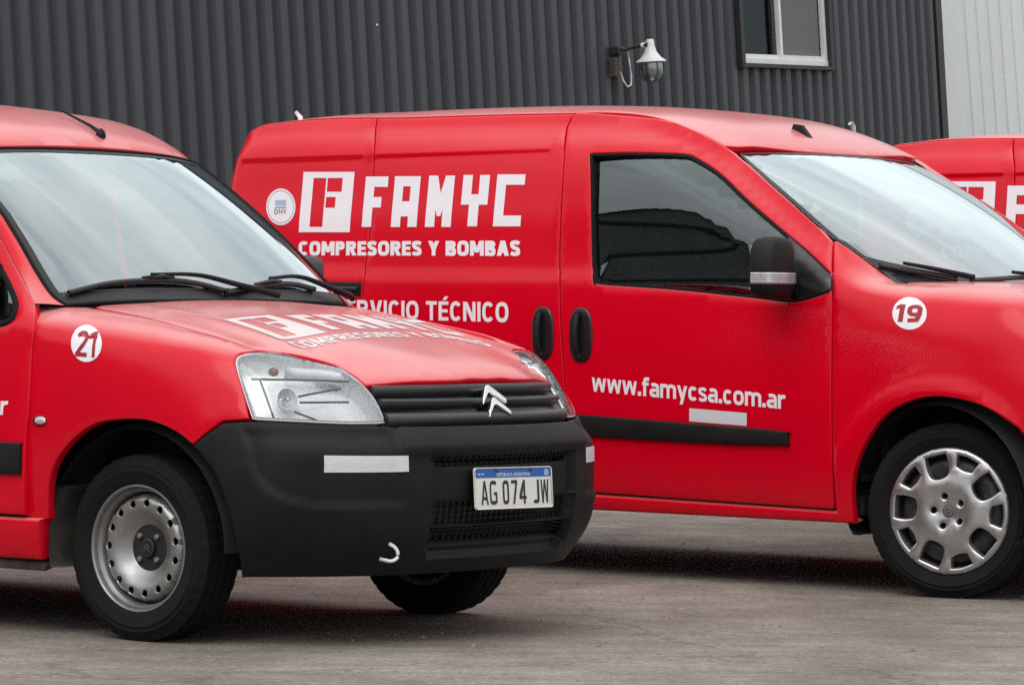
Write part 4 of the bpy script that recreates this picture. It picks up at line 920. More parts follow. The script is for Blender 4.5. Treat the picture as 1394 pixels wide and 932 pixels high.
    a = SD.pix(10, 571); b2_ = SD.pix(11, 546); part('web_lettering', decal('web_lettering', SD, [(a[0]-.86, a[1]-.025), (a[0], a[1]-.0), (a[0], a[1]+.075), (a[0]-.86, a[1]+.05)], V, Fc, M['white']), T)
    # number 21
    cc_ = FR.pix(118, 467.5)
    disc = ellipse(*cc_, 0, 0); S = FR
    dq = FR.pixs([(118+21*math.cos(t), 467.5+25*math.sin(t)) for t in np.linspace(0, 2*np.pi, 40, endpoint=False)])
    D_ = part('fleet_number', panel_mesh('fleet_number', FR, dq, step=.03, off=.0012, r=0, depth=0, gap=0, m=M['white']), T, 'white disc with the number 21')
    V, Fc = stroke_text('21', .16, .08, 2.6, .16); q = FR.pixs([(102.5, 484.5), (133, 487), (134.5, 452), (104, 450)]); link('number_lettering', decal('n', FR, q, V, Fc, M['redvinyl'], .0024), D_)
    # side repeater
    rp = FR.pixs([(55+9.5*math.cos(t), 572+7*math.sin(t)) for t in np.linspace(0, 2*np.pi, 24, endpoint=False)])
    R1 = both('side_repeater', panel_mesh('side_repeater', FR, rp, step=.01, off=.010, r=.007, depth=.012, gap=0, m=M['lens']), T)
    rp2 = FR.pixs([(55+7*math.cos(t), 572+5*math.sin(t)) for t in np.linspace(0, 2*np.pi, 16, endpoint=False)])
    me = panel_mesh('repeater_base', FR, rp2, step=.01, off=.003, r=.001, depth=.006, gap=0, m=M['reflector']); link('repeater_base', me, R1[0]); link('repeater_base', mirrored(me), R1[1])
    # ---- mirrors, rear, underside
    for s in (-1, 1):
        b = MB().box((-.69, s*(.855 if s > 0 else .885), 1.15), (.075, .10, .125), Matrix.Rotation(.12*s, 3, 'Z'), .035); mi = part('door_mirror', b.me('door_mirror', M['grey_plastic']), T)
        link('mirror_arm', MB().box((-.66, s*.785, 1.10), (.06, .15, .045), Matrix.Rotation(-.2*s, 3, 'X'), .015).me('mirror_arm', M['black']), mi)
        link('mirror_glass', MB().box((-.72, s*(.857 if s > 0 else .887), 1.15), (.022, .08, .10)).me('mirror_glass', M['chrome'], False), mi)
    zz = np.linspace(.28, 1.66, 24); yy = herm(sz, np.array(sy), zz)-.05
    V = [(-3.29, -y, z) for y, z in zip(yy, zz)]+[(-3.29, y, z) for y, z in zip(yy, zz)]; n_ = len(zz)
    part('rear_door', mesh('rear_door', V, [(i, i+1, n_+i+1, n_+i) for i in range(n_-1)]+[(n_-1, 2*n_-1, n_-1)][:0], M['red'], False), T)
    part('underbody', MB().box((-1.35, 0, .27), (3.85, 1.16, .10), None, .02).box((.18, 0, .52), (.75, 1.06, .46), None, .03).box((-1.35, -.7, .30), (1.9, .2, .06)).box((-1.35, .7, .30), (1.9, .2, .06)).me('underbody', M['dark'], False), T)
    arch_liner(T, 0, .29, .365, -.80, -.54, M['dark'], 0, 150); arch_liner(T, 0, .29, .335, -.825, -.54, M['dust'], 150, 214); arch_liner(T, -2.693, .30, .335, -.83, -.54, M['dark'])
    cabin(T, -.80, 1.00, .74, -1.62, 1.68)
    for x in (0, -2.693):
        for s in (-1, 1): wheel_steel(T, x, s*.705, .287, s, steer=(-.0086 if x == 0 else 0))
    part('front_axle', MB().tube([(0, -.6, .26), (0, .6, .26)], .03, 8).me('front_axle', M['dark']), T)
    part('sun_visor', MB().box((-1.02, -.36, 1.50), (.012, .40, .15), Matrix.Rotation(-.75, 3, 'Y'), .005).me('sun_visor', M['headliner']), T)
    part('rear_view_mirror', MB().box((-.90, 0, 1.46), (.02, .22, .065), None, .01).me('rear_view_mirror', M['interior']), T)
    return T
VAN21 = build_small_van()
# ------------------------------------------------------------------ van 19 (larger van with silver wheel covers)
def build_large_van():
    T = link('cargo_van', None, None, 'long red van with fleet number 19, silver wheel covers and large white logo', 'van', 'red company vans', loc=(D_POSE.X, D_POSE.Y, 0), rz=D_POSE.yaw)
    ps = D_POSE; pp = lambda S, pts: S.pixs(smoothpath(pts, True, 6, 8))
    # ---- side surface: follows the tumblehome and rolls in towards the roof line / windscreen pillar
    ax = [-3.64, -3.592, -3.56, -3.52, -3.46, -3.35, -2.6, -1.85, -1.65, -1.45, -1.25, -1.05, -.8, -.52, -.3]; az = np.array([1.42, 1.60, 1.69, 1.743, 1.773, 1.787, 1.797, 1.797, 1.795, 1.775, 1.72, 1.635, 1.475, 1.292, 1.15])
    tz = [.2, .3, .4, .55, .7, .9, 1.05, 1.15, 1.3, 1.6, 1.85]; ty = np.array([.850, .875, .892, .905, .909, .903, .892, .880, .852, .792, .742])
    def sideyy(a, b):
        zA = herm(ax, az, a); d = zA-b
        amp = np.interp(a, [-3.3, -1.8, -1.0, -.5], [.062, .095, .10, .065]); wid = np.interp(a, [-3.3, -1.8, -1.2, -.5], [.095, .13, .12, .10])
        y = herm(tz, ty, b)-amp*np.where(d > 0, np.exp(-(d/wid)**2*1.15), 1+.9*(-d)/wid)
        # pressed shoulder line of the load area and waist crease
        zc = 1.640+.018*(a+3.3)/1.5
        rear = 1-sstep(a, -1.84, -1.76)
        y = y-rear*.009*(1-sstep(b, zc-.022, zc))*sstep(b, 1.20, 1.56)
        y = y-.009*sstep(b, 1.150, 1.172)*(1-sstep(b, 1.19, 1.42))
        # rear corner rounds off
        y = y-.06*(np.maximum(-a-3.49, 0)/.08)**2
        return y
    def sidefn(a, b): return np.stack([a, -sideyy(a, b), b], 1)
    SD = Surf(sidefn, (-3.60, -.32), (.2, 1.83), 1, .025, ps)
    # front door
    aline = [(786.5, 153.6), (848.7, 156.6), (900, 162), (934.5, 170.8), (960, 183.6), (998.8, 207), (1063, 263), (1110, 304), (1134.2, 326, 1)]
    fd = [(786.5, 153.6), (775.8, 164), (769.5, 186), (765, 258.7), (761.6, 340), (761.8, 383), (763, 440), (767, 500), (771, 570), (777, 640), (783, 669.5, 1), (810, 671), (960, 681.5), (1133, 693.7, 1), (1136, 690), (1133, 616), (1131.8, 516), (1133.2, 400), (1134.4, 331, 1)]+aline[::-1][1:-1]
    fdo = pp(SD, fd)
    win = [(803, 209, 1), (860, 207.5), (930, 209.4), (951.6, 217), (981.7, 237), (1020, 273.7), (1063, 311), (1100, 342), (1133, 374, 1), (1133.5, 395, 1), (1119, 401.5), (1080, 411), (1020, 405), (913, 394), (822, 387.6), (811, 384), (806.5, 375)]
    wo_ = pp(SD, win)
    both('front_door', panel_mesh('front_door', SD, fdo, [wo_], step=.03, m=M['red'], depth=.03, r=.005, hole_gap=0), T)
    wc, wh_ = (wo_.min(0)+wo_.max(0))/2, (wo_.max(0)-wo_.min(0))/2
    GL = Surf(lambda a, b: sidefn(a, b)+np.stack([0*a, .020*((a-wc[0])/wh_[0])**2+.010*((b-wc[1])/wh_[1])**2, 0*a], 1), (-1.8, -.4), (1.0, 1.75), 1, .03, ps)
    both('side_window', panel_mesh('side_window', GL, wo_, step=.06, m=M['sideglass'], off=-.004, depth=0, r=0, gap=.005), T)
    wl = resample(wo_, .015); wl = wl if area(wl) > 0 else wl[::-1]
    both('window_rubber', panel_mesh('window_rubber', SD, inset(wl, -.003), [inset(wl, .010)], step=.05, off=-.002, r=.003, depth=.055, gap=0, hole_gap=0, m=M['rubber']), T)
    sail = pp(SD, [(1072, 319, 1), (1100, 343), (1132.5, 375, 1), (1133, 394.5, 1), (1119, 400.5), (1086, 409.5, 1), (1074, 360)])
    both('mirror_base', panel_mesh('mirror_base', SD, sail, step=.03, off=.004, r=.004, depth=.02, gap=.002, m=M['blackgloss']), T)
    # sliding door
    def crease(xa, xb):
        x_ = np.arange(xa, xb, .04); z_ = 1.640+.018*(x_+3.3)/1.5; return [np.stack([x_, z_+o], 1) for o in (.004, 0, -.005, -.011, -.016, -.022, -.03)]
    zb = .325
    sl_f = SD.pixs(smoothpath([(772, 154), (770.8, 164), (765, 186), (760.5, 258.7), (757, 340), (757.3, 383), (758.5, 440), (762.5, 500), (766.5, 570), (772, 640), (776, 668)], False, 6, 6))
    sl_f = np.array([p for p in np.concatenate([fdo[:0], SD.pixs(smoothpath([(785, 154.5), (775.8, 164), (769.5, 186), (765, 258.7), (761.6, 340), (761.8, 383), (763, 440), (767, 500), (771, 570), (777, 640), (783, 669.5)], False, 6, 6))])])
    sl_b = SD.pixs(smoothpath([(511, 174), (508, 240), (504, 310), (497, 364), (494, 400)], False, 6, 6))
    sl_top = float(np.mean([sl_f[0][1], sl_b[0][1]]))
    roofl = lambda x0, x1, n=12: np.stack([np.linspace(x0, x1, n), herm(ax, az, np.linspace(x0, x1, n))-.004], 1)
    tr0 = SD.pix(786, 154.2)
    sdo = np.concatenate([sl_f, [(sl_f[-1][0], zb), (sl_b[-1][0]+.03, zb), (sl_b[-1][0]-.002, .5), ], sl_b[::-1], roofl(sl_b[0][0]-.01, tr0[0]-.03)])
    both('sliding_door', panel_mesh('sliding_door', SD, sdo, step=.03, m=M['red'], depth=.03, r=.004, gap=.002, feats=crease(sl_b[2][0]+.014, -1.86)), T)
    # rear side panel with arch
    rearp = [(312.8, 300, 1), (312.8, 240), (314.5, 220), (320, 201), (329, 188), (341, 178.5), (352, 175.5)]
    xr = SD.pix(313, 300)[0]
    rp_ = SD.pixs(smoothpath([(313.2, 330), (312.8, 290), (313, 240), (315, 219), (320, 202), (329, 188.5), (340, 180), (350, 177)], False, 5, 6))
    rp_ = np.array([(-3.57, 1.2), (-3.572, 1.50), (-3.572, 1.58), (-3.570, 1.63)])
    wbx = -3.08; arch = [(wbx+.37*math.cos(t), .32+.375*math.sin(t)) for t in np.radians(np.linspace(192, -10, 30))]
    qo = np.concatenate([[(sl_b[-1][0]-.002, .5)], sl_b[::-1], roofl(sl_b[0][0]-.01, rp_[-1][0]+.02), rp_[::-1], [(rp_[0][0]-.005, 1.0), (rp_[0][0]-.005, .36), (-3.2, .30)], arch, [(sl_b[-1][0]+.03, zb)]])
    # the rear wheel arch reaches under the sliding door line: keep the order simple
    qo = np.concatenate([sl_b[::-1], roofl(sl_b[0][0]-.01, -3.560, 30), rp_[::-1], [(-3.57, 1.0), (-3.57, .36), (-3.45, .30)], arch[:int(len(arch)*.85)], [(sl_b[-1][0]+.0, .50)]])
    both('rear_side_panel', panel_mesh('rear_side_panel', SD, qo, step=.03, m=M['red'], depth=.03, r=.004, gap=.002, feats=crease(-3.46, sl_b[2][0]-.012)), T)
    # sill below the doors
    si = np.concatenate([SD.pixs([(783, 672), (810, 673.5), (960, 684), (1138, 696.5), (1163.5, 713.5), (1000, 705), (810, 695)]), [(-2.62, .25), (-2.64, .315), (sl_f[-1][0], .315)]])
    both('sill', panel_mesh('sill', SD, si, step=.04, m=M['red'], depth=.06, r=.014, gap=0), T)
    # moulding on the door, tapered to the front
    mo = pp(SD, [(785, 563, 1), (792, 564), (1051, 584.6), (1074, 590.5, 1), (1075.5, 606, 1), (987, 604), (810, 594), (788, 592.5, 1)])
    both('door_moulding', panel_mesh('door_moulding', SD, mo, step=.03, off=.016, r=.006, depth=.02, gap=0, m=M['black']), T)
    sm = np.array([(sl_f[4][0]-.02, .655), (sl_f[4][0]-.02, .565), (-2.62, .575), (-2.62, .665)]); both('sliding_door_moulding', panel_mesh('sliding_door_moulding', SD, sm, step=.04, off=.016, r=.006, depth=.02, gap=0, m=M['black']), T)
    # rail of the sliding door
    ra = SD.pix(493.5, 394); hh = .028
    rail = np.array([(ra[0]-.006, ra[1]-hh), (ra[0]-.006, ra[1]+hh), (-3.36, ra[1]+hh+.012), (-3.36, ra[1]-hh+.012)])
    RL = both('door_rail', panel_mesh('door_rail', SD, rail, step=.03, off=.003, r=.004, depth=.006, gap=0, m=M['black']), T)
    me = bar_on(SD, np.linspace(-3.34, ra[0]-.02, 20), np.linspace(ra[1]+.011, ra[1], 20), .006, .02, .006, M['blackgloss'], 'rail_groove'); link('rail_lip', me, RL[0]); link('rail_lip', mirrored(me), RL[1])
    # handles
    for (x0, x1, y0, y1) in ((724.3, 754.3, 416.6, 491), (775, 807, 418, 494)):
        ov = pp(SD, [((x0+x1)/2+(x1-x0)/2*math.copysign(abs(math.cos(t))**.8, math.cos(t)), (y0+y1)/2+(y1-y0)/2*math.copysign(abs(math.sin(t))**.72, math.sin(t))) for t in np.linspace(0, 2*np.pi, 28, endpoint=False)])
        A_ = both('door_handle', panel_mesh('door_handle', SD, ov, step=.02, off=.007, r=.008, depth=.012, gap=0, m=M['blackgloss']), T)
        c0 = SD.pix((x0+x1)/2-2, y0+9); c1 = SD.pix((x0+x1)/2-2, y1-9); g = MB(); tt = np.linspace(0, 1, 11)
        q = np.stack([np.interp(tt, [0, 1], [c0[0], c1[0]]), np.interp(tt, [0, 1], [c0[1], c1[1]])], 1)
        P = SD.ev(q)+SD.nrm(q)*(.006+.022*np.sin(np.pi*tt)**.5)[:, None]; g.tube(list(P), .0125, 8); me = g.me('handle_grip', M['black'])
        link('handle_grip', me, A_[0]); link('handle_grip', mirrored(me), A_[1])
    # lettering on the near side
    SQ = np.array([(0, 0), (1, 0), (1, 1), (0, 1)])
    V, Fc = famyc_art(); part('logo_lettering', decal('logo', SD, SD.pixs([(407.1, 316.2), (716.7, 316.2), (716.7, 234.2), (407.1, 234.2)]), V, Fc, M['white']), T)
    V, Fc = stroke_text('COMPRESORES Y BOMBAS', .26, .08, 3.4)
    for Vw, Fw in split_words(V, Fc, 3): part('slogan_lettering', decal('slogan', SD, SD.pixs([(406.5, 348), (708.5, 348.8), (708.5, 327.3), (407, 328.6)]), Vw, Fw, M['white']), T)
    V, Fc = stroke_text('SERVICIO TÉCNICO', .20, .11, 2.5); part('service_lettering', decal('service', SD, SD.pixs([(455, 432.5), (692.5, 439), (692.5, 404.5), (455, 401.5)]), V, Fc, M['white']), T)
    V, Fc = stroke_text('www.famycsa.com.ar', .19, .07); part('web_lettering', decal('web', SD, SD.pixs([(806, 539), (1069.5, 563.5), (1069.5, 530.5), (806, 506.5)]), V, Fc, M['white']), T)
    part('reflective_tape', decal('tape', SD, SD.pixs([(938.7, 573.2), (1016.8, 579.4), (1016.8, 561.9), (938.7, 555.4)]), SQ, [(0, 1, 2, 3)], M['tape']), T)
    dn = SD.pixs([(382.6+19.9*math.cos(t), 281.7+24.9*math.sin(t)) for t in np.linspace(0, 2*np.pi, 40, endpoint=False)])
    DN = part('round_sticker', panel_mesh('round_sticker', SD, dn, step=.04, off=.0012, r=0, depth=0, gap=0, m=M['white']), T)
    ri = [(382.6+17.6*math.cos(t), 281.7+22*math.sin(t)) for t in np.linspace(0, 2*np.pi, 41)]; q = SD.pixs(ri); link('sticker_ring', MB().tube(list(SD.ev(q)+SD.nrm(q)*.001), .0015, 4, False).me('ring', M['greyprint']), DN)
    V, Fc = text2d('DNV', .02, 1.1); link('sticker_lettering', decal('dnv', SD, SD.pixs([(374, 291.5), (390.5, 291.5), (390.5, 284.5), (374, 284.5)]), V, Fc, M['greyprint'], .0024), DN)
    link('sticker_print', decal('pr', SD, SD.pixs([(375, 280), (390, 280), (390, 272.5), (375, 272.5)]), SQ, [(0, 1, 2, 3)], M['blueprint'], .0022), DN)
    link('sticker_print', decal('pr', SD, SD.pixs([(375, 283.2), (390, 283.2), (390, 281.8), (375, 281.8)]), SQ, [(0, 1, 2, 3)], M['greyprint'], .0022), DN)
    V, Fc = text2d('ISO 9001', .0, 1.0); link('sticker_lettering', decal('iso', SD, SD.pixs([(377, 302), (388, 302), (388, 299), (377, 299)]), V, Fc, M['redvinyl'], .0024), DN) if False else None
    # ---- front shell
    cols = []
    def col(*r): cols.append(r)
    for y, dx in ((0, 0), (.35, .03), (.60, .10)):
        col((.83-dx, y, .24), (.885-dx, y, .40), (.895-dx, y, .55), (.87-dx, y, .70), (.84-dx, y, .85), (.79-dx, y, .96), (.70-dx, y, 1.02), (.58-dx, y, 1.05))
    col((.62, .745, .24), (.68, .755, .40), (.695, .76, .55), (.67, .755, .70), (.64, .74, .85), (.59, .71, .96), (.52, .65, 1.03), (.45, .58, 1.06))
    col((.45, .83, .24), (.48, .855, .40), (.49, .865, .55), (.48, .862, .70), (.46, .845, .85), (.43, .81, .97), (.38, .73, 1.06), (.35, .65, 1.085))
    col((.28, .86, .24), (.28, .885, .40), (.28, .90, .55), (.28, .903, .70), (.28, .892, .85), (.28, .868, .98), (.27, .81, 1.075), (.26, .68, 1.12))
    col((0, .865, .24), (0, .892, .40), (0, .906, .55), (0, .912, .70), (0, .906, .85), (0, .886, .99), (0, .832, 1.09), (0, .70, 1.138))
    col((-.18, .865, .24), (-.18, .892, .40), (-.18, .906, .55), (-.18, .911, .70), (-.18, .905, .85), (-.18, .888, 1.0), (-.18, .842, 1.095), (-.18, .70, 1.140))
    col((-.32, .865, .24), (-.32, .892, .40), (-.32, .905, .55), (-.32, .909, .70), (-.32, .903, .85), (-.32, .889, 1.0), (-.32, .852, 1.11), (-.31, .71, 1.160))
    col((-.45, .865, .24), (-.45, .892, .40), (-.45, .905, .55), (-.45, .909, .70), (-.45, .903, .85), (-.45, .890, 1.0), (-.45, .866, 1.13), (-.44, .752, 1.250))
    col((-.60, .865, .24), (-.60, .892, .40), (-.60, .905, .55), (-.60, .909, .70), (-.60, .903, .85), (-.60, .890, 1.0), (-.60, .870, 1.16), (-.60, .795, 1.350))
    ku = [0, .35, .61, .80, 1.02, 1.22, 1.50, 1.68, 1.82, 1.95, 2.10]; kv = [0, .16, .31, .46, .61, .75, .87, 1.0]
    base = netfn(ku, kv, cols)
    def frontfn(a, b):
        P = base(a, b); r = np.hypot(P[:, 0]-.0, P[:, 2]-.335)
        fl = .016*(1-sstep(r, .425, .475))*(np.abs(a) > .9)*(P[:, 2] > .2); s = np.sign(P[:, 1])
        P = P.copy(); P[:, 1] += s*fl; return P
    FR = Surf(frontfn, (-2.1, 2.1), (0, 1.0), -1, .02, ps, lambda a, b: a > -.06)
    f1 = FR.pixs(smoothpath([(1133.6, 331, 1), (1133.2, 400), (1131.8, 516), (1133, 616), (1137.5, 692), (1140, 711, 1), (1163, 713.5, 1), (1160, 662), (1169.3, 621), (1192, 580), (1219, 555), (1260, 541), (1305.7, 543.7), (1346.6, 557.3), (1383, 580), (1391, 590, 1)], False, 6, 8))
    cw = FR.pixs(smoothpath([(1222, 385), (1196, 367), (1173, 349.5), (1143, 328), (1135, 328)], False, 6, 6))
    fo = np.concatenate([f1, [(1.08, f1[-1][1]+.02), (1.02, .50), (1.0, .63), (1.06, .80), (1.10, .93), (1.3, .985), (1.5, .985), (1.70, .985)], cw])
    both('fender', panel_mesh('fender', FR, fo, step=.03, m=M['red'], depth=.03, r=.005), T)
    mirx = lambda h: np.concatenate([np.asarray(h), (np.asarray(h)*[-1, 1])[::-1]])
    bu = mirx([(.0, .50), (.62, .50), (1.02, .49), (1.09, .345), (1.06, .22), (1.03, .05), (.9, .02), (.0, .02)][1:-1])
    op = mirx([(.42, .40), (.38, .12)])
    BU = part('bumper', panel_mesh('bumper', FR, bu, [op], step=.05, m=M['black'], depth=.03, r=.008), T)
    link('opening_backing', panel_mesh('b', FR, mirx([(.5, .44), (.45, .1)]), step=.08, off=-.05, r=0, depth=0, m=M['ink']), BU)
    for k in range(4):
        link('slat', bar_on(FR, np.linspace(-.42, .42, 15), .16+.06*k, .012, .02, -.03, M['black'], 'slat'), BU)
    hl = smoothpath([(.45, .52, 1), (.80, .50), (.99, .52, 1), (.98, .64), (1.04, .80), (1.05, .90, 1), (.85, .80), (.60, .70), (.47, .62)], True, .03)
    H1, H2 = both('headlight', panel_mesh('headlight', FR, hl, step=.04, m=M['lens'], depth=.012, r=.006), T)
    hi_ = inset(resample(hl if area(hl) > 0 else hl[::-1], .02), .01); me = panel_mesh('lamp_housing', FR, hi_, step=.05, off=-.06, r=0, depth=0, gap=0, m=M['reflector']); me2 = wall_mesh('housing_wall', FR, hi_, .006, .06, M['reflector'])
    for a, b in ((H1, 0), (H2, 1)):
        link('lamp_housing', mirrored(me) if b else me, a); link('housing_wall', mirrored(me2) if b else me2, a)
    GR = part('grille', panel_mesh('grille', FR, mirx([(.44, .64), (.43, .515)]), step=.05, off=-.02, r=.003, depth=.03, m=M['blackgloss']), T)
    for k in range(3): link('slat', bar_on(FR, np.linspace(-.42, .42, 15), .535+.035*k, .010, .016, -.008, M['black'], 'slat'), GR)
    # ---- hood
    hx = [-.45, -.3, -.1, .1, .3, .5, .65, .80]; hyy = [0, .3, .55, .70, .80]
    hz = np.array([[1.175, 1.172, 1.163, 1.15, 1.13], [1.168, 1.165, 1.157, 1.146, 1.12], [1.158, 1.156, 1.15, 1.142, 1.11], [1.147, 1.146, 1.14, 1.132, 1.10], [1.128, 1.126, 1.118, 1.108, 1.07], [1.092, 1.088, 1.072, 1.05, 1.01], [1.048, 1.04, 1.01, .97, .92], [.975, .965, .92, .86, .82]])
    def hoodfn(a, b): return np.stack([a, b, herm2(hx, [-q for q in hyy[:0:-1]]+hyy, np.concatenate([hz[:, :0:-1], hz], 1), a, b)-.012], 1)
    HD = Surf(hoodfn, (-.45, .8), (-.8, .8), 1, .04, ps)
    half = np.array([(.79, 0), (.76, -.35), (.68, -.58), (.50, -.655), (.28, -.682), (0, -.70), (-.26, -.70), (-.29, -.6), (-.22, -.3), (-.20, 0)])
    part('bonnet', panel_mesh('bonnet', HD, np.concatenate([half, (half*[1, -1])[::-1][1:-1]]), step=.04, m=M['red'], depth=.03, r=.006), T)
    # ---- windscreen
    wy = [0, .3, .55, .72, .82]; bot = np.array([(-.06, 1.085), (-.09, 1.095), (-.21, 1.135), (-.36, 1.185), (-.50, 1.235)]); top = np.array([(-1.050, 1.664), (-1.055, 1.660), (-1.068, 1.645), (-1.085, 1.628), (-1.10, 1.60)]); Ls = 1.12
    def wsfn(a, b):
        ab_ = np.abs(b); B0 = herm(wy, bot, ab_); T0 = herm(wy, top, ab_); t = (a/Ls)[:, None]; P = B0*(1-t)+T0*t+np.array([[.5, .86]])*(.03*4*t*(1-t))
        return np.stack([P[:, 0], b*(1+.06*np.clip(1-a/Ls, 0, 1)*0-.055*np.clip(a/Ls, 0, 1.1)), P[:, 1]], 1)
    WS = Surf(wsfn, (-.05, 1.16), (-.86, .86), -1, .025, ps)
    we = WS.pixs(smoothpath([(1222, 385), (1196, 367), (1173, 349.5), (1143, 328), (1134.5, 324.5), (1110, 303), (1063, 261.5), (1015, 219), (1008, 212), (1006, 209)], False, 6, 8))
    wtop = WS.pixs(smoothpath([(1006, 209), (1030, 208), (1060, 208), (1100, 208.5)], False, 6, 6)); vt = float(wtop[-1][0])
    half = np.concatenate([[(.02, 0), (.02, -.4)], we, [q for q in wtop if q[1] < -.02], [(vt, 0)]])
    wso = np.concatenate([half, (half*[1, -1])[::-1][1:-1]])
    W_ = part('windscreen', panel_mesh('windscreen', WS, wso, step=.05, m=M['glass'], depth=.004, r=.001, gap=.002), T)
    wi = resample(wso, .02); wi = wi if area(wi) > 0 else wi[::-1]; wi = inset(wi, .016); wi[:, 0] = np.maximum(wi[:, 0], .10)
    link('black_border', panel_mesh('black_border', WS, wso, [wi], step=.05, off=.0012, r=0, depth=0, gap=.002, hole_gap=0, m=M['blackedge']), W_)
    for pts, m_ in (([(1074, 262), (1097, 278), (1091, 268), (1070, 250)], 'stickergreen'), ([(1100, 288), (1112, 289), (1120, 278), (1108, 271)], 'stickeryellow')):
        link('windscreen_sticker', decal('st', WS, WS.pixs(pts), SQ, [(0, 1, 2, 3)], M[m_], -.008), W_)
    def wiper(bl, arm):
        q = WS.pixs(smoothpath(bl, False, 6, 8)); P = WS.ev(q)+WS.nrm(q)*.014; w = part('wiper', MB().tube(list(P), .011, 6).me('wiper', M['blackgloss']), T)
        q = WS.pixs(smoothpath(arm, False, 6, 8)); P2 = WS.ev(q)+WS.nrm(q)*.036; link('wiper_arm', MB().tube(list(P2), list(np.linspace(.007, .012, len(P2))), 6).me('wiper_arm', M['black']), w)
    wiper([(1195, 365), (1230, 372), (1265, 377), (1300, 384)], [(1225, 368), (1270, 377), (1320, 388)])
    wiper([(1320, 386), (1350, 384), (1385, 382), (1420, 382)], [(1372, 381), (1400, 384), (1440, 388)])
    yy_ = np.linspace(-.72, .72, 25); ab = np.stack([np.interp(np.abs(yy_), [0, .4, .72], [.04, .04, .03]), yy_], 1); c1 = WS.ev(ab)+WS.nrm(ab)*.004
    c2 = HD.ev(np.stack([np.interp(np.abs(yy_), [0, .3, .6, .72], [-.18, -.20, -.27, -.25]), yy_], 1))-[0, 0, .02]; V, Fc = strip(c1, c2, 4); part('cowl_panel', mesh('cowl', V, Fc, M['grey_plastic']), T)
    # ---- roof
    rx = [-3.60, -3.47, -3.25, -2.8, -2.3, -1.9, -1.6, -1.4, -1.25, -1.15, -1.08, -1.04, -.98]; rz = np.array([1.72, 1.785, 1.822, 1.843, 1.850, 1.846, 1.830, 1.803, 1.764, 1.726, 1.688, 1.664, 1.62])
    def rooffn(a, b):
        ab_ = np.abs(b); zc = herm(rx, rz, a); ze = herm(ax, az, a); ye = -(-sideyy(a, ze)); t = np.clip(ab_/np.maximum(ye, .3), 0, 1.3)
        return np.stack([a, b, zc+(ze-zc)*(.35*t**2+.65*t**5)], 1)
    RF = Surf(rooffn, (-3.56, -.98), (-.72, .72), 1, .03, ps)
    xs = np.concatenate([np.linspace(-3.52, -1.5, 30), np.linspace(-1.47, -1.085, 14)]); ys = sideyy(xs, herm(ax, az, xs)-.0015)
    eh = np.stack([xs, -ys], 1)[::-1]
    wl_ = WS.ev(np.concatenate([we[-1:], [q for q in wtop if q[1] < -.02], [(vt, 0)]]))
    half = np.concatenate([[(wl_[-1][0]-.004, 0)], [(p[0]-.004, p[1]) for p in wl_[::-1][1:]], eh, [(-3.53, -.5), (-3.535, 0)]])
    part('roof', panel_mesh('roof', RF, np.concatenate([half, (half*[1, -1])[::-1][1:-1]]), step=.035, m=M['red'], depth=.03, r=.005, gap=.002), T)
    hl_ = np.array([(-1.12, -.58), (-1.12, .58), (-2.0, .60), (-2.0, -.60)]); part('headliner', panel_mesh('headliner', RF, hl_, step=.08, off=-.03, r=0, depth=0, m=M['headliner']), T)
    p = RF.ev([RF.pix(1092, 181)])[0]; part('aerial_base', MB().add([(p[0]-.045, p[1]-.02, p[2]-.01), (p[0]-.045, p[1]+.02, p[2]-.01), (p[0]+.045, p[1]-.016, p[2]-.025), (p[0]+.045, p[1]+.016, p[2]-.025), (p[0]-.035, p[1]-.012, p[2]+.035), (p[0]-.035, p[1]+.012, p[2]+.035), (p[0]+.0, p[1]-.012, p[2]+.03), (p[0]+.0, p[1]+.012, p[2]+.03)], [(0, 1, 5, 4), (4, 5, 7, 6), (6, 7, 3, 2), (0, 4, 6, 2), (1, 3, 7, 5)]).me('aerial_base', M['black'], False), T)
    p = np.array([-3.2, -.40, 1.80]); q = RF.pix(411, 169.5); p = RF.ev([q])[0]; part('roof_vent_pipe', MB().tube([p-(0, 0, .02), p+(-.010, 0, .030), p+(-.035, 0, .052)], [.011, .011, .008], 10).me('roof_vent_pipe', M['white']), T)
    # ---- mirrors
    for s in (-1, 1):
        bm = bmesh.new(); bmesh.ops.create_cube(bm, size=1); bmesh.ops.subdivide_edges(bm, edges=bm.edges[:], cuts=5, use_grid_fill=True)
        for v in bm.verts:
            c = v.co*2; n = Vector((c.x, c.y, c.z)); l = (abs(c.x)**4+abs(c.y)**4+abs(c.z)**4)**.25; n = n/l
            top = 1-.16*max(n.z, 0)
            v.co = 1.1*Vector((n.x*.062*(1-.25*max(n.x, 0)*abs(n.y)), n.y*.098*top, n.z*.105))
        me = bpy.data.meshes.new('door_mirror'); bm.to_mesh(me); bm.free(); me.materials.append(M['black']); me.polygons.foreach_set('use_smooth', [True]*len(me.polygons))
        mi = link('door_mirror', me, T, loc=(-.635, s*1.005, 1.187)); mi.rotation_euler = (0, 0, -s*.18)
        pts = [(.062*math.cos(t)*1.0, .100*math.sin(t), -.022) for t in np.linspace(-1.75, 1.75, 25)]
        b = MB(); 
        for dz in (-.013, -.0045, .004, .0125): b.tube([(math.copysign(abs(math.cos(t))**.5, math.cos(t))*.0615*(1-.25*max(math.copysign(abs(math.cos(t))**.5, math.cos(t)), 0)*abs(math.sin(t))**.5), s*math.copysign(abs(math.sin(t))**.5, math.sin(t))*.0975, -.035+dz) for t in np.linspace(-1.2, 1.95, 40)], .0085, 8)
        b.V = [tuple(1.065*q for q in v) for v in b.V]; link('mirror_indicator', b.me('mirror_indicator', M['indicator']), mi)
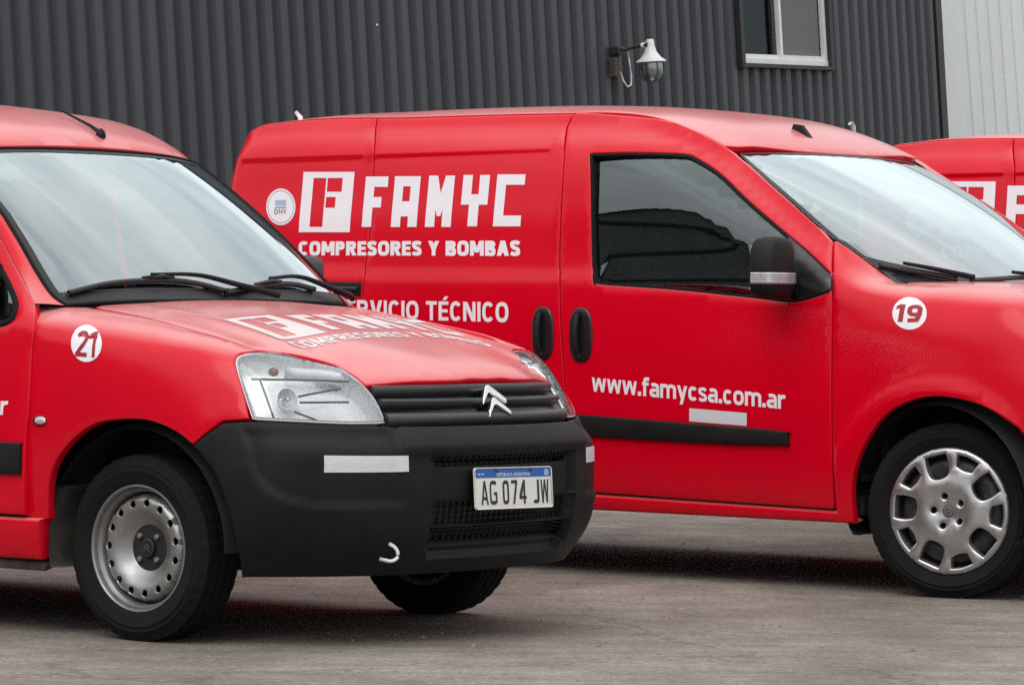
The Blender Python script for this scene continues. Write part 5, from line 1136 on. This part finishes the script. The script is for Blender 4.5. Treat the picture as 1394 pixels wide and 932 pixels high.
        b = MB().box((.0, -s*.115, -.04), (.055, .10, .05), None, .014).box((.03, -s*.155, -.055), (.10, .05, .09), None, .02); link('mirror_arm', b.me('mirror_arm', M['black']), mi)
        link('mirror_glass', MB().box((-.052, 0, 0), (.02, .15, .16), None, .001).me('mirror_glass', M['chrome'], False), mi)
    # number 19
    dq = FR.pixs([(1238.4+23.4*math.cos(t), 426.6+22*math.sin(t)) for t in np.linspace(0, 2*np.pi, 40, endpoint=False)])
    D_ = part('fleet_number', panel_mesh('fleet_number', FR, dq, step=.03, off=.0012, r=0, depth=0, gap=0, m=M['white']), T, 'white disc with the number 19')
    V, Fc = stroke_text('19', .21, .13, 2.6, .10); link('number_lettering', decal('n', FR, FR.pixs([(1220, 438), (1255.5, 439.5), (1257, 415.5), (1221, 414)]), V, Fc, M['redvinyl'], .0024), D_)
    # ---- rear, underside, cabin, wheels
    zz = np.linspace(.30, 1.74, 24); yy = sideyy(np.full(24, -3.56), zz)-.01
    V = [(-3.555, -y, z) for y, z in zip(yy, zz)]+[(-3.555, y, z) for y, z in zip(yy, zz)]; n_ = 24; part('rear_door', mesh('rear_door', V, [(i, i+1, n_+i+1, n_+i) for i in range(n_-1)], M['red'], False), T)
    part('underbody', MB().box((-1.3, 0, .33), (4.0, 1.16, .12), None, .02).box((.2, 0, .62), (.8, 1.04, .6), None, .03).box((-1.3, -.72, .32), (1.9, .2, .07)).box((-1.3, .72, .32), (1.9, .2, .07)).me('underbody', M['dark'], False), T)
    arch_liner(T, 0, .32, .375, -.885, -.56, M['dark']); arch_liner(T, wbx, .32, .37, -.88, -.56, M['dark'])
    cabin(T, -.78, 1.06, .78, -1.80, 1.76, .42)
    wheel_cover(T, 0, -.735, .315, -1, steer=.2016); wheel_cover(T, 0, .735, .315, 1, steer=.2016)
    wheel_cover(T, wbx, -.70, .315, -1); wheel_cover(T, wbx, .70, .315, 1)
    return T
VAN19 = build_large_van()
# a third van of the same kind beyond it
def copy_tree(o, parent=None, skip=()):
    c = o.copy(); COL.objects.link(c); c.parent = parent
    for ch in list(o.children):
        if ch.name.split('.')[0] not in skip: copy_tree(ch, c, skip)
    return c
V3 = copy_tree(VAN19, None, ('fleet_number', 'roof_vent_pipe')); V3.location = (4.85, 16.13, 0); V3.rotation_euler = (0, 0, -.68)
for ch in V3.children:
    if 'lettering' in ch.name: ch.location.z += .03; ch.location.y += .0055
V3['label'] = 'red van parked farthest back, partly hidden behind the windscreen of van 19'
# ------------------------------------------------------------------ ground and buildings
def ground():
    m = bpy.data.materials.new('yard_concrete'); m.use_nodes = True; t = m.node_tree; b = t.nodes['Principled BSDF']; b.inputs['Roughness'].default_value = .82
    c = N(t, 'ShaderNodeTexCoord')
    def noise(sc, det, rough, stretch=(1, 1, 1)):
        mp_ = N(t, 'ShaderNodeMapping'); mp_.inputs['Scale'].default_value = stretch; n = N(t, 'ShaderNodeTexNoise'); n.inputs['Scale'].default_value = sc; n.inputs['Detail'].default_value = det; n.inputs['Roughness'].default_value = rough
        t.links.new(c.outputs['Object'], mp_.inputs[0]); t.links.new(mp_.outputs[0], n.inputs['Vector']); return n.outputs[0]
    def ramp(fac, p0, c0, p1, c1):
        r = N(t, 'ShaderNodeValToRGB'); r.color_ramp.elements[0].position = p0; r.color_ramp.elements[0].color = (*c0, 1); r.color_ramp.elements[1].position = p1; r.color_ramp.elements[1].color = (*c1, 1); t.links.new(fac, r.inputs[0]); return r.outputs[0]
    def mul(a, b_, f=1.):
        x = N(t, 'ShaderNodeMix', data_type='RGBA', blend_type='MULTIPLY'); x.inputs['Factor'].default_value = f; t.links.new(a, x.inputs[6]); t.links.new(b_, x.inputs[7]); return x.outputs[2]
    base = ramp(noise(.55, 5, .6), .3, (.215, .188, .162), .7, (.315, .284, .25))
    st = mul(ramp(noise(1.3, 8, .7, (1, .45, 1)), .36, (.58, .55, .53), .60, (1.06, 1.05, 1.04)), ramp(noise(5.5, 9, .75, (.5, 1, 1)), .38, (.66, .64, .62), .60, (1.1, 1.1, 1.1)))
    fine = ramp(noise(38, 6, .8), .36, (.58, .57, .56), .66, (1.28, 1.27, 1.25))
    agg = ramp(noise(170, 2, .6), .35, (.8, .8, .8), .65, (1.15, 1.15, 1.15))
    o = mul(mul(mul(base, st, .8), fine), agg)
    # hairline cracks
    vo = N(t, 'ShaderNodeTexVoronoi', feature='DISTANCE_TO_EDGE'); vo.inputs['Scale'].default_value = .42
    wn = N(t, 'ShaderNodeTexNoise'); wn.inputs['Scale'].default_value = 2.2; wn.inputs['Detail'].default_value = 6; mv = N(t, 'ShaderNodeMix', data_type='RGBA', blend_type='ADD'); mv.inputs['Factor'].default_value = .55
    t.links.new(c.outputs['Object'], wn.inputs['Vector']); t.links.new(c.outputs['Object'], mv.inputs[6]); t.links.new(wn.outputs[1], mv.inputs[7]); t.links.new(mv.outputs[2], vo.inputs['Vector'])
    o = mul(o, ramp(vo.outputs[0], .0, (.45, .43, .42), .006, (1, 1, 1)), .6)
    t.links.new(o, b.inputs['Base Color'])
    bp = N(t, 'ShaderNodeBump'); bp.inputs['Strength'].default_value = .35; bp.inputs['Distance'].default_value = .006; t.links.new(noise(60, 6, .7), bp.inputs['Height']); t.links.new(bp.outputs[0], b.inputs['Normal'])
    g = mesh('ground', [(-400, -300, 0), (400, -300, 0), (400, 600, 0), (-400, 600, 0)], [(0, 1, 2, 3)], m, False); link('ground', g, kind='structure')
ground()
M['darksheet'] = mat('dark_grey_sheet', (.028, .033, .041), rough=.45, col2=(.050, .055, .063), vscale=1.6, stretch=(1.6, 1, .12), bump=.2, bscale=200)
M['darktrim'] = mat('dark_trim', (.022, .023, .025), rough=.5)
M['alu'] = mat('white_aluminium', (.78, .78, .78), rough=.4, var=.05)
M['palesheet'] = mat('pale_grey_sheet', (.74, .77, .79), rough=.5, var=.06, vscale=2, stretch=(1, 1, .1))
M['palemetal'] = mat('galvanised_sheet', (.30, .31, .31), rough=.5, var=.22, vscale=1.5, stretch=(1, 1, .2))
M['rust'] = mat('rusty_bracket', (.045, .032, .025), rough=.8, col2=(.11, .085, .06), vscale=30)
M['pane_dark'] = glassmat('window_pane', (.45, .47, .48), .0, 0., .25)
M['screen'] = mat('grey_blind', (.15, .145, .14), rough=.8, var=.12, vscale=60)
M['globe'] = glassmat('lamp_globe', (.66, .64, .58), .22, .25)
M['enamel'] = mat('white_enamel', (.74, .76, .77), rough=.35, var=.05)
# the yard falls a little to one side, so the buildings stand slightly out of true to it
LEAN = Matrix.Rotation(-.068, 4, 'Y')
W_DIR = math.atan2(.845, .534); W_P0 = Vector((0, 25, 0))
WMAT = Matrix.Translation(W_P0) @ LEAN @ Matrix.Rotation(W_DIR, 4, 'Z')
def wall_hit(px, py, mtx=None, y=0.):
    mi = (mtx or WMAT).inverted(); D = Vector(CF*F_PX+CR*(px-PW/2)-CU*(py-PH/2)); o = mi @ Vector(CC); d = mi.to_3x3() @ D
    p = o+d*((y-o.y)/d.y); return p
WH = link('warehouse', None, None, 'dark grey warehouse clad in vertical corrugated metal with a white framed sliding window', 'building'); WH.matrix_world = WMAT
s_end = wall_hit(1275, 95).x
wl_, wr_ = wall_hit(1002, 60).x, wall_hit(1120, 60).x; wz0 = wall_hit(1070, 90).z; wz1 = wz0+.95
PITCH_W = .161
def corr():
    xs = []; s0 = -6.6
    n = int((s_end-s0)/PITCH_W); prof = [(0, 0), (.018, -.030), (.026, -.034), (.088, -.034), (.096, -.030), (.114, 0)]
    for i in range(n):
        for dx, dy in prof: xs.append((s_end-(n-i)*PITCH_W+dx, dy))
    xs.append((s_end, 0))
    zs = [-1.5, wz0, wz1, 7.5]; V = []; Fc = []
    for x, y in xs:
        for z in zs: V.append((x, y, z))
    for i in range(len(xs)-1):
        inside = wl_ < (xs[i][0]+xs[i+1][0])/2 < wr_
        for k in range(3):
            if k == 1 and inside: continue
            Fc.append((i*4+k, (i+1)*4+k, (i+1)*4+k+1, i*4+k+1))
    return autosmooth(mesh('wall', V, Fc, M['darksheet']), 25)
link('wall', corr(), WH)
link('corner_flashing', MB().box((s_end+.02, .03, 3), (.10, .14, 9)).me('corner_flashing', M['darktrim'], False), WH)
for xe in (s_end-.02, -6.5): link('end_wall', MB().box((xe, 6, 3), (.04, 11.8, 8.9)).me('end_wall', M['darksheet'], False), WH)
link('roof', MB().box(((s_end-6.6)/2, 5.9, 7.6), (s_end+6.9, 12.4, .12)).me('roof', M['darksheet'], False), WH)
# screws along a rail line, each a small bright dot
scr = MB()
for i in range(int((s_end+6.4)/PITCH_W)-1):
    for z in (1.9, 2.75, 3.9):
        if random.random() < .05: scr.lathe([(.0001, -.040), (.006, -.039), (.009, -.036)], 6, 'y', c=(s_end-(i+1)*PITCH_W+.057, 0, z+random.uniform(-.03, .03)))
so = link('cladding_screws', scr.me('cladding_screws', M['alu'], False), WH); so['kind'] = 'stuff'
# window
WN = link('window', MB().box((wl_-.02, -.03, (wz0+wz1)/2), (.05, .08, wz1-wz0+.06)).box((wr_+.02, -.03, (wz0+wz1)/2), (.05, .08, wz1-wz0+.06)).box(((wl_+wr_)/2, -.032, wz0-.012), (wr_-wl_+.06, .084, .028)).box(((wl_+wr_)/2, -.032, wz1+.012), (wr_-wl_+.06, .084, .028)).me('window', M['darktrim'], False), WH)
wm = wl_+(wr_-wl_)*.46
fr = MB().box(((wl_+wr_)/2, -.015, wz0+.022), (wr_-wl_-.01, .05, .04)).box((wm+.01, -.012, (wz0+wz1)/2), (.035, .045, wz1-wz0-.01)).box((wr_-.022, -.012, (wz0+wz1)/2), (.04, .045, wz1-wz0-.01)).box(((wm+wr_)/2, -.02, wz0+.045), (wr_-wm, .03, .06)).box((wl_+(wm-wl_)/2, -.0, wz0+.05), (wm-wl_-.02, .03, .05))
link('window_frame', fr.me('window_frame', M['alu'], False), WN)
link('dark_stile', MB().box((wm-.045, .01, (wz0+wz1)/2), (.05, .03, wz1-wz0-.01)).me('dark_stile', M['darktrim'], False), WN)
link('pane', MB().box(((wl_+wm)/2, .02, (wz0+wz1)/2), (wm-wl_-.02, .005, wz1-wz0-.02)).me('pane', M['pane_dark'], False), WN)
link('pane', MB().box(((wr_+wm)/2, .0, (wz0+wz1)/2), (wr_-wm-.04, .005, wz1-wz0-.02)).me('pane', M['pane_dark'], False), WN)
link('insect_screen', MB().box(((wr_+wm)/2-.025, -.008, (wz0+wz1)/2), (wr_-wm-.11, .004, wz1-wz0-.03)).me('insect_screen', M['screen'], False), WN)
link('room_recess', MB().add([(wl_-.4, .9, wz0-.5), (wr_+.4, .9, wz0-.5), (wr_+.4, .9, wz1+.5), (wl_-.4, .9, wz1+.5)], [(0, 1, 2, 3)]).box((wl_+.16, .35, wz0+.45), (.22, .04, 1.0)).me('room_recess', M['screen'], False), WN)
# wall lamp
def wall_lamp():
    o = wall_hit(836, 92, y=-.05); T = link('wall_lamp', None, None, 'white enamel wall lamp with glass globe on a rusty bracket on the corrugated wall', 'lamp'); T.matrix_world = WMAT @ Matrix.Translation(o)
    k = wall_hit(885, 78, y=-.35)-o
    link('bracket_plate', MB().box((0, .02, 0), (.09, .05, .11), None, .008).box((-.02, .0, .0), (.05, .07, .13), None, .005).me('bracket_plate', M['rust'], False), T)
    link('junction_box', MB().box((.02, -.02, .11), (.08, .07, .06), None, .01).me('junction_box', M['darktrim'], False), T)
    top = Vector((k.x-.02, -.30, k.z+.085))
    link('arm', MB().tube([(0, -.01, -.02), (.02, -.03, .11), (.05, -.06, .115), tuple(top*.55+Vector((.02, -.03, .115))*.45), tuple(top)], .012, 8).me('arm', M['rust']), T)
    link('arm_sleeve', MB().tube([tuple(top*.8+Vector((.02, -.03, .115))*.2), tuple(top+Vector((.01, 0, .004)))], .017, 8).me('arm_sleeve', M['enamel']), T)
    link('cable', MB().tube([(.03, -.03, -.03), (.04, -.04, -.09), (.075, -.05, -.135), (.11, -.06, -.12), (.12, -.06, -.05), (.105, -.06, .04), (.09, -.06, .10)], .007, 6).me('cable', M['palesheet']), T)
    c = tuple(top+Vector((.03, 0, 0)))
    link('shade', autosmooth(MB().lathe([(.022, .035), (.026, .03), (.03, -.01), (.042, -.05), (.070, -.088), (.098, -.108), (.104, -.118), (.098, -.122), (.06, -.10)], 28, 'z', c=c).me('shade', M['enamel']), 60), T)
    link('globe', MB().lathe([(.074, -.12), (.078, -.16), (.074, -.20), (.058, -.228), (.03, -.243), (.0001, -.247)], 24, 'z', c=c).me('globe', M['globe']), T)
    link('bulb', MB().lathe([(.02, -.11), (.03, -.14), (.036, -.17), (.028, -.2), (.0001, -.21)], 16, 'z', c=c).me('bulb', M['enamel']), T)
    g = MB()
    for i in range(6):
        t = math.pi*2*i/6; g.tube([(c[0]+r*math.cos(t), c[1]+r*math.sin(t), c[2]+h) for r, h in ((.08, -.12), (.084, -.16), (.08, -.205), (.062, -.236), (.03, -.252))], .003, 5)
    link('wire_guard', g.me('wire_guard', M['grey_plastic']), T)
wall_lamp()
# white pipe against the wall
pb = wall_hit(1164, 190, y=-.10); pt = wall_hit(1160, 168, y=-.10)
PP = link('wall_pipe', MB().tube([(pb.x+.03, -.10, -1.2), (pb.x+.005, -.10, pb.z), (pt.x+.01, -.10, pt.z-.03), (pt.x-.02, -.10, pt.z)], .022, 10).me('wall_pipe', M['enamel']), None, 'white plastic pipe standing against the dark corrugated wall', 'pipe'); PP.matrix_world = WMAT
# pale shed next to it
SMAT = Matrix.Translation(Vector((4.75, 36, 0))) @ Matrix.Rotation(-.085, 4, 'Y') @ Matrix.Rotation(math.radians(12), 4, 'Z')
SH = link('pale_shed', None, None, 'pale grey metal shed with fine vertical ribs beside the dark warehouse', 'building'); SH.matrix_world = SMAT
x0 = wall_hit(1262, 95, SMAT).x-.6; x1 = wall_hit(1306, 95, SMAT).x
V = []; Fc = []; xs = [(x0, -.03), (x1-.03, -.03), (x1, 0)]
x = x1
while x < x1+14: xs += [(x+.085, 0), (x+.092, -.012), (x+.106, -.012), (x+.113, 0)]; x += .113
for a, b in xs: V += [(a, b, -1.5), (a, b, 7.5)]
Fc = [(2*i, 2*i+2, 2*i+3, 2*i+1) for i in range(len(xs)-1)]
link('wall', autosmooth(mesh('wall', V, Fc, M['palesheet']), 20), SH)
link('roof', MB().box(((x0+x1+14)/2, 5, 7.56), (15.8, 10.2, .12)).me('roof', M['palemetal'], False), SH)
# curved-roof shed across the yard, seen in the side window of van 19
def far_shed():
    T = link('arched_shed', None, None, 'grey metal shed with a low curved gable, mirrored in the side window of van 19', 'building')
    T.location = (-20.5, 9.6, 0); T.rotation_euler = (0, 0, math.radians(104))
    w, h, r, dp = 9., 7.2, 2.4, 18
    pts = [(-w/2, 0), (-w/2, h)]+[(-w/2+w*t, h+r*(1-abs(2*t-1)**1.25)) for t in np.linspace(.06, .94, 17)]+[(w/2, h), (w/2, 0)]
    M['shedgrey'] = mat('weathered_grey_sheet', (.21, .22, .215), rough=.6, var=.2, vscale=1.2, stretch=(1, 1, .2))
    M['palemetal'] = M['shedgrey']
    link('side_wing', MB().box((0, 3, 2.9), (34, 5.8, 5.8)).me('side_wing', M['shedgrey'], False), T)
    n = len(pts); V = [(x, 0, z) for x, z in pts]; link('gable_wall', mesh('gable_wall', V, [tuple(range(n))], M['palemetal'], False), T)
    V = [(x*1.02, y, z+.05) for y in (-.4, dp) for x, z in pts]; link('curved_roof', mesh('curved_roof', V, [(i, i+1, n+i+1, n+i) for i in range(n-1)], M['palemetal'], False), T)
    link('eaves_beam', MB().box((0, -.1, h), (w, .2, .3)).me('eaves_beam', M['darktrim'], False), T)
    link('shed_door', MB().box((1.2, -.05, 1.9), (4., .1, 3.8)).me('shed_door', M['darktrim'], False), T)
far_shed()

# loose grit on the yard
gr = MB(); rnd = random.Random(3)
for i in range(1500):
    Y = rnd.uniform(9.5, 21); X = rnd.uniform(-.16, .16)*Y; r = .003+.009*rnd.random()**3; a = rnd.uniform(0, 6.28); h = r*rnd.uniform(.5, 1)
    gr.add([(X+r*math.cos(a+k*1.57)*rnd.uniform(.7, 1.2), Y+r*math.sin(a+k*1.57)*rnd.uniform(.7, 1.2), .001) for k in range(4)]+[(X+r*.2, Y, h)], [(0, 1, 4), (1, 2, 4), (2, 3, 4), (3, 0, 4)])
go = link('loose_grit', gr.me('loose_grit', mat('grit', (.10, .09, .08), rough=.9, col2=(.34, .31, .27), vscale=40), False), None, 'small loose stones scattered over the concrete yard', 'gravel', kind='stuff')
